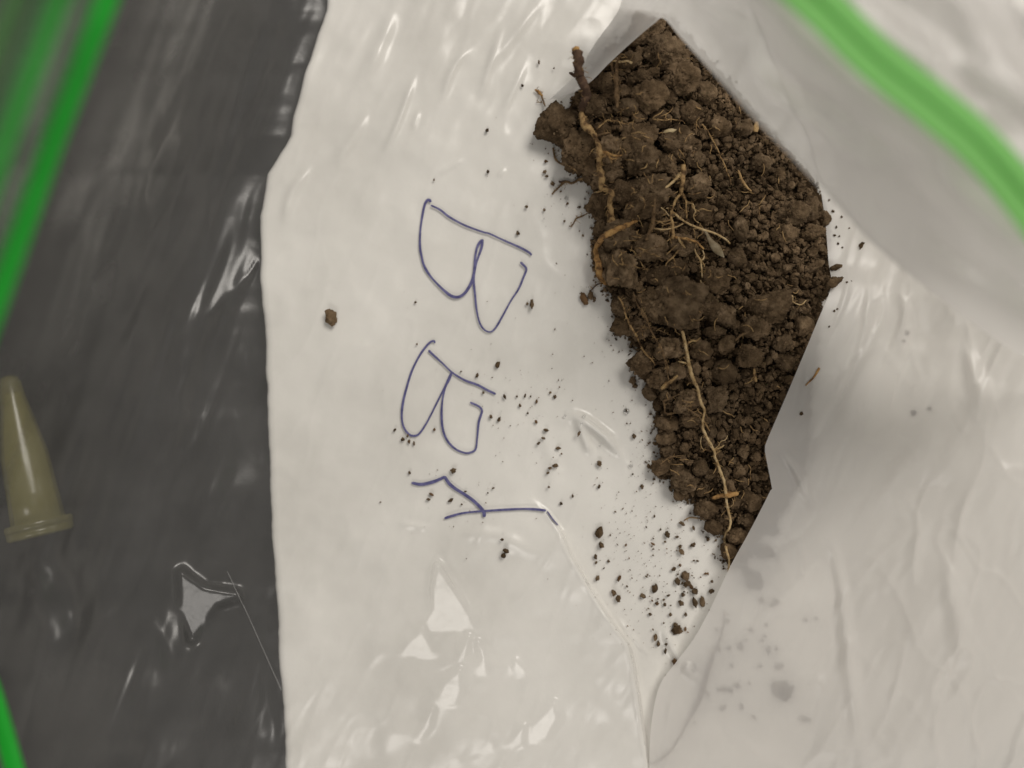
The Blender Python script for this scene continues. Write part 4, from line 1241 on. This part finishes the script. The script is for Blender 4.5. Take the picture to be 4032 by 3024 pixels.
# ------------------------------------------------------------------ husks, dry leaf
def leaf_blade(name, pts, widths, mat, curl=.25, thick=.00025, zlift=.0008):
    c = catmull(pts, 24)
    d = np.gradient(c, axis=0); d /= np.linalg.norm(d, axis=1)[:, None]
    w = np.interp(np.linspace(0, 1, 24), np.linspace(0, 1, len(widths)), widths) * .5
    top_, bot_ = [], []
    zc = gsample(from_top, c[:, 0], c[:, 1]) + zlift
    zc = np.convolve(np.pad(zc, 3, mode='edge'), np.ones(7) / 7, 'valid')
    for f in np.linspace(-1, 1, 9):
        x = c[:, 0] + d[:, 1] * w * f; y = c[:, 1] - d[:, 0] * w * f
        z = zc + curl * pxm(w) * (1 - f * f)
        top_.append(np.stack([(x - 2016) * K * (CAM_H - z), (1512 - y) * K * (CAM_H - z), z], -1))
        bot_.append(top_[-1] - [0, 0, thick * (1 - .8 * f * f)])
    R = np.stack(top_ + bot_[::-1], 1)
    n_, m_ = R.shape[:2]
    idx = np.arange(n_ * m_).reshape(n_, m_)
    F = np.stack([idx[:-1], np.roll(idx, -1, 1)[:-1], np.roll(idx, -1, 1)[1:], idx[1:]], -1).reshape(-1, 4)
    return mesh_np(name, R.reshape(-1, 3), F, M[mat])


tag(leaf_blade("seed_husk", [(2606, 527), (2630, 518), (2664, 511)], [1, 16, 21, 17, 2], 'husk', .5), "pale leaf-shaped seed husk on the upper pile", "seed husk")
tag(leaf_blade("seed_husk", [(2980, 478), (2978, 498), (2975, 518)], [10, 20, 22, 18], 'root_tan', .5), "tan husk half hidden at the blurred film edge", "seed husk")
tag(leaf_blade("dry_leaf", [(2776, 906), (2790, 935), (2806, 960), (2826, 984), (2852, 1014)], [9, 11, 18, 30, 36, 26, 2], 'leaf', .35, zlift=.0014), "small twisted dry leaf blade below the forked root's branches", "dry leaf")

# ------------------------------------------------------------------ water droplets on the film
v, f = ICO[3]
vd = v.copy(); vd[:, 2] = np.where(vd[:, 2] < 0, vd[:, 2] * .15, vd[:, 2] * .75)
drop = bare_mesh("droplet", vd, f, M['water'])
for (x, y, r) in [(2467, 1619, 12), (2225, 1637, 6), (2300, 1639, 7), (2290, 1668, 5), (2362, 1756, 5), (2564, 1706, 6), (2486, 1834, 8), (2231, 780, 9), (2142, 861, 4), (2364, 1842, 6)]:
    o = bpy.data.objects.new("water_droplet", drop)
    COL.objects.link(o)
    o.location = tuple(at(x, y, float(film_at(x, y)[0]) + .0001)); o.scale = (pxm(r),) * 3
    tag(o, "tiny clear water droplet glinting on the film left of the soil", "water droplet", "droplets on the film")

# ------------------------------------------------------------------ yellow tube lying on the bench
tube = empty("sample_tube", tuple(at(100, 1800, 0.0)))
tag(tube, "yellow conical plastic sample tube lying on the dark bench", "sample tube")
A = at(35, 1488, .0040); Bp = at(160, 2095, .0062)
ax = Bp - A; L = np.linalg.norm(ax); ax /= L
s1 = np.cross(ax, [0, 0, 1]); s1 /= np.linalg.norm(s1); s2_ = np.cross(s1, ax)


def lathe(name, prof, mat):
    n = 32
    ang = np.linspace(0, 2 * np.pi, n + 1)[:-1]
    R = np.stack([A + ax * (t * L) + (s1 * np.cos(ang)[:, None] + s2_ * np.sin(ang)[:, None]) * r * MM for t, r in prof])
    m_ = len(prof)
    idx = np.arange(m_ * n).reshape(m_, n)
    F = np.stack([idx[:-1], np.roll(idx, -1, 1)[:-1], np.roll(idx, -1, 1)[1:], idx[1:]], -1).reshape(-1, 4)
    o = mesh_np(name, R.reshape(-1, 3), F, mat)
    o.parent = tube; o.location = tuple(-np.array(tube.location))
    return o


lathe("tube_body", [(-.012, .1), (-.01, .8), (.0, 1.5), (.03, 1.9), (.15, 2.4), (.30, 3.2), (.46, 4.0), (.50, 4.25), (.75, 4.6), (.93, 4.9), (.93, 4.1), (.5, 3.6), (.3, 2.6), (.1, 1.4)], M['tube'])
lathe("tube_rim", [(.925, 4.9), (.93, 5.9), (.94, 6.1), (.965, 6.1), (.97, 5.9)], M['tube'])
lathe("tube_lid", [(.972, 5.7), (.975, 6.0), (1.01, 6.0), (1.02, 5.6), (1.02, .1)], M['tube'])
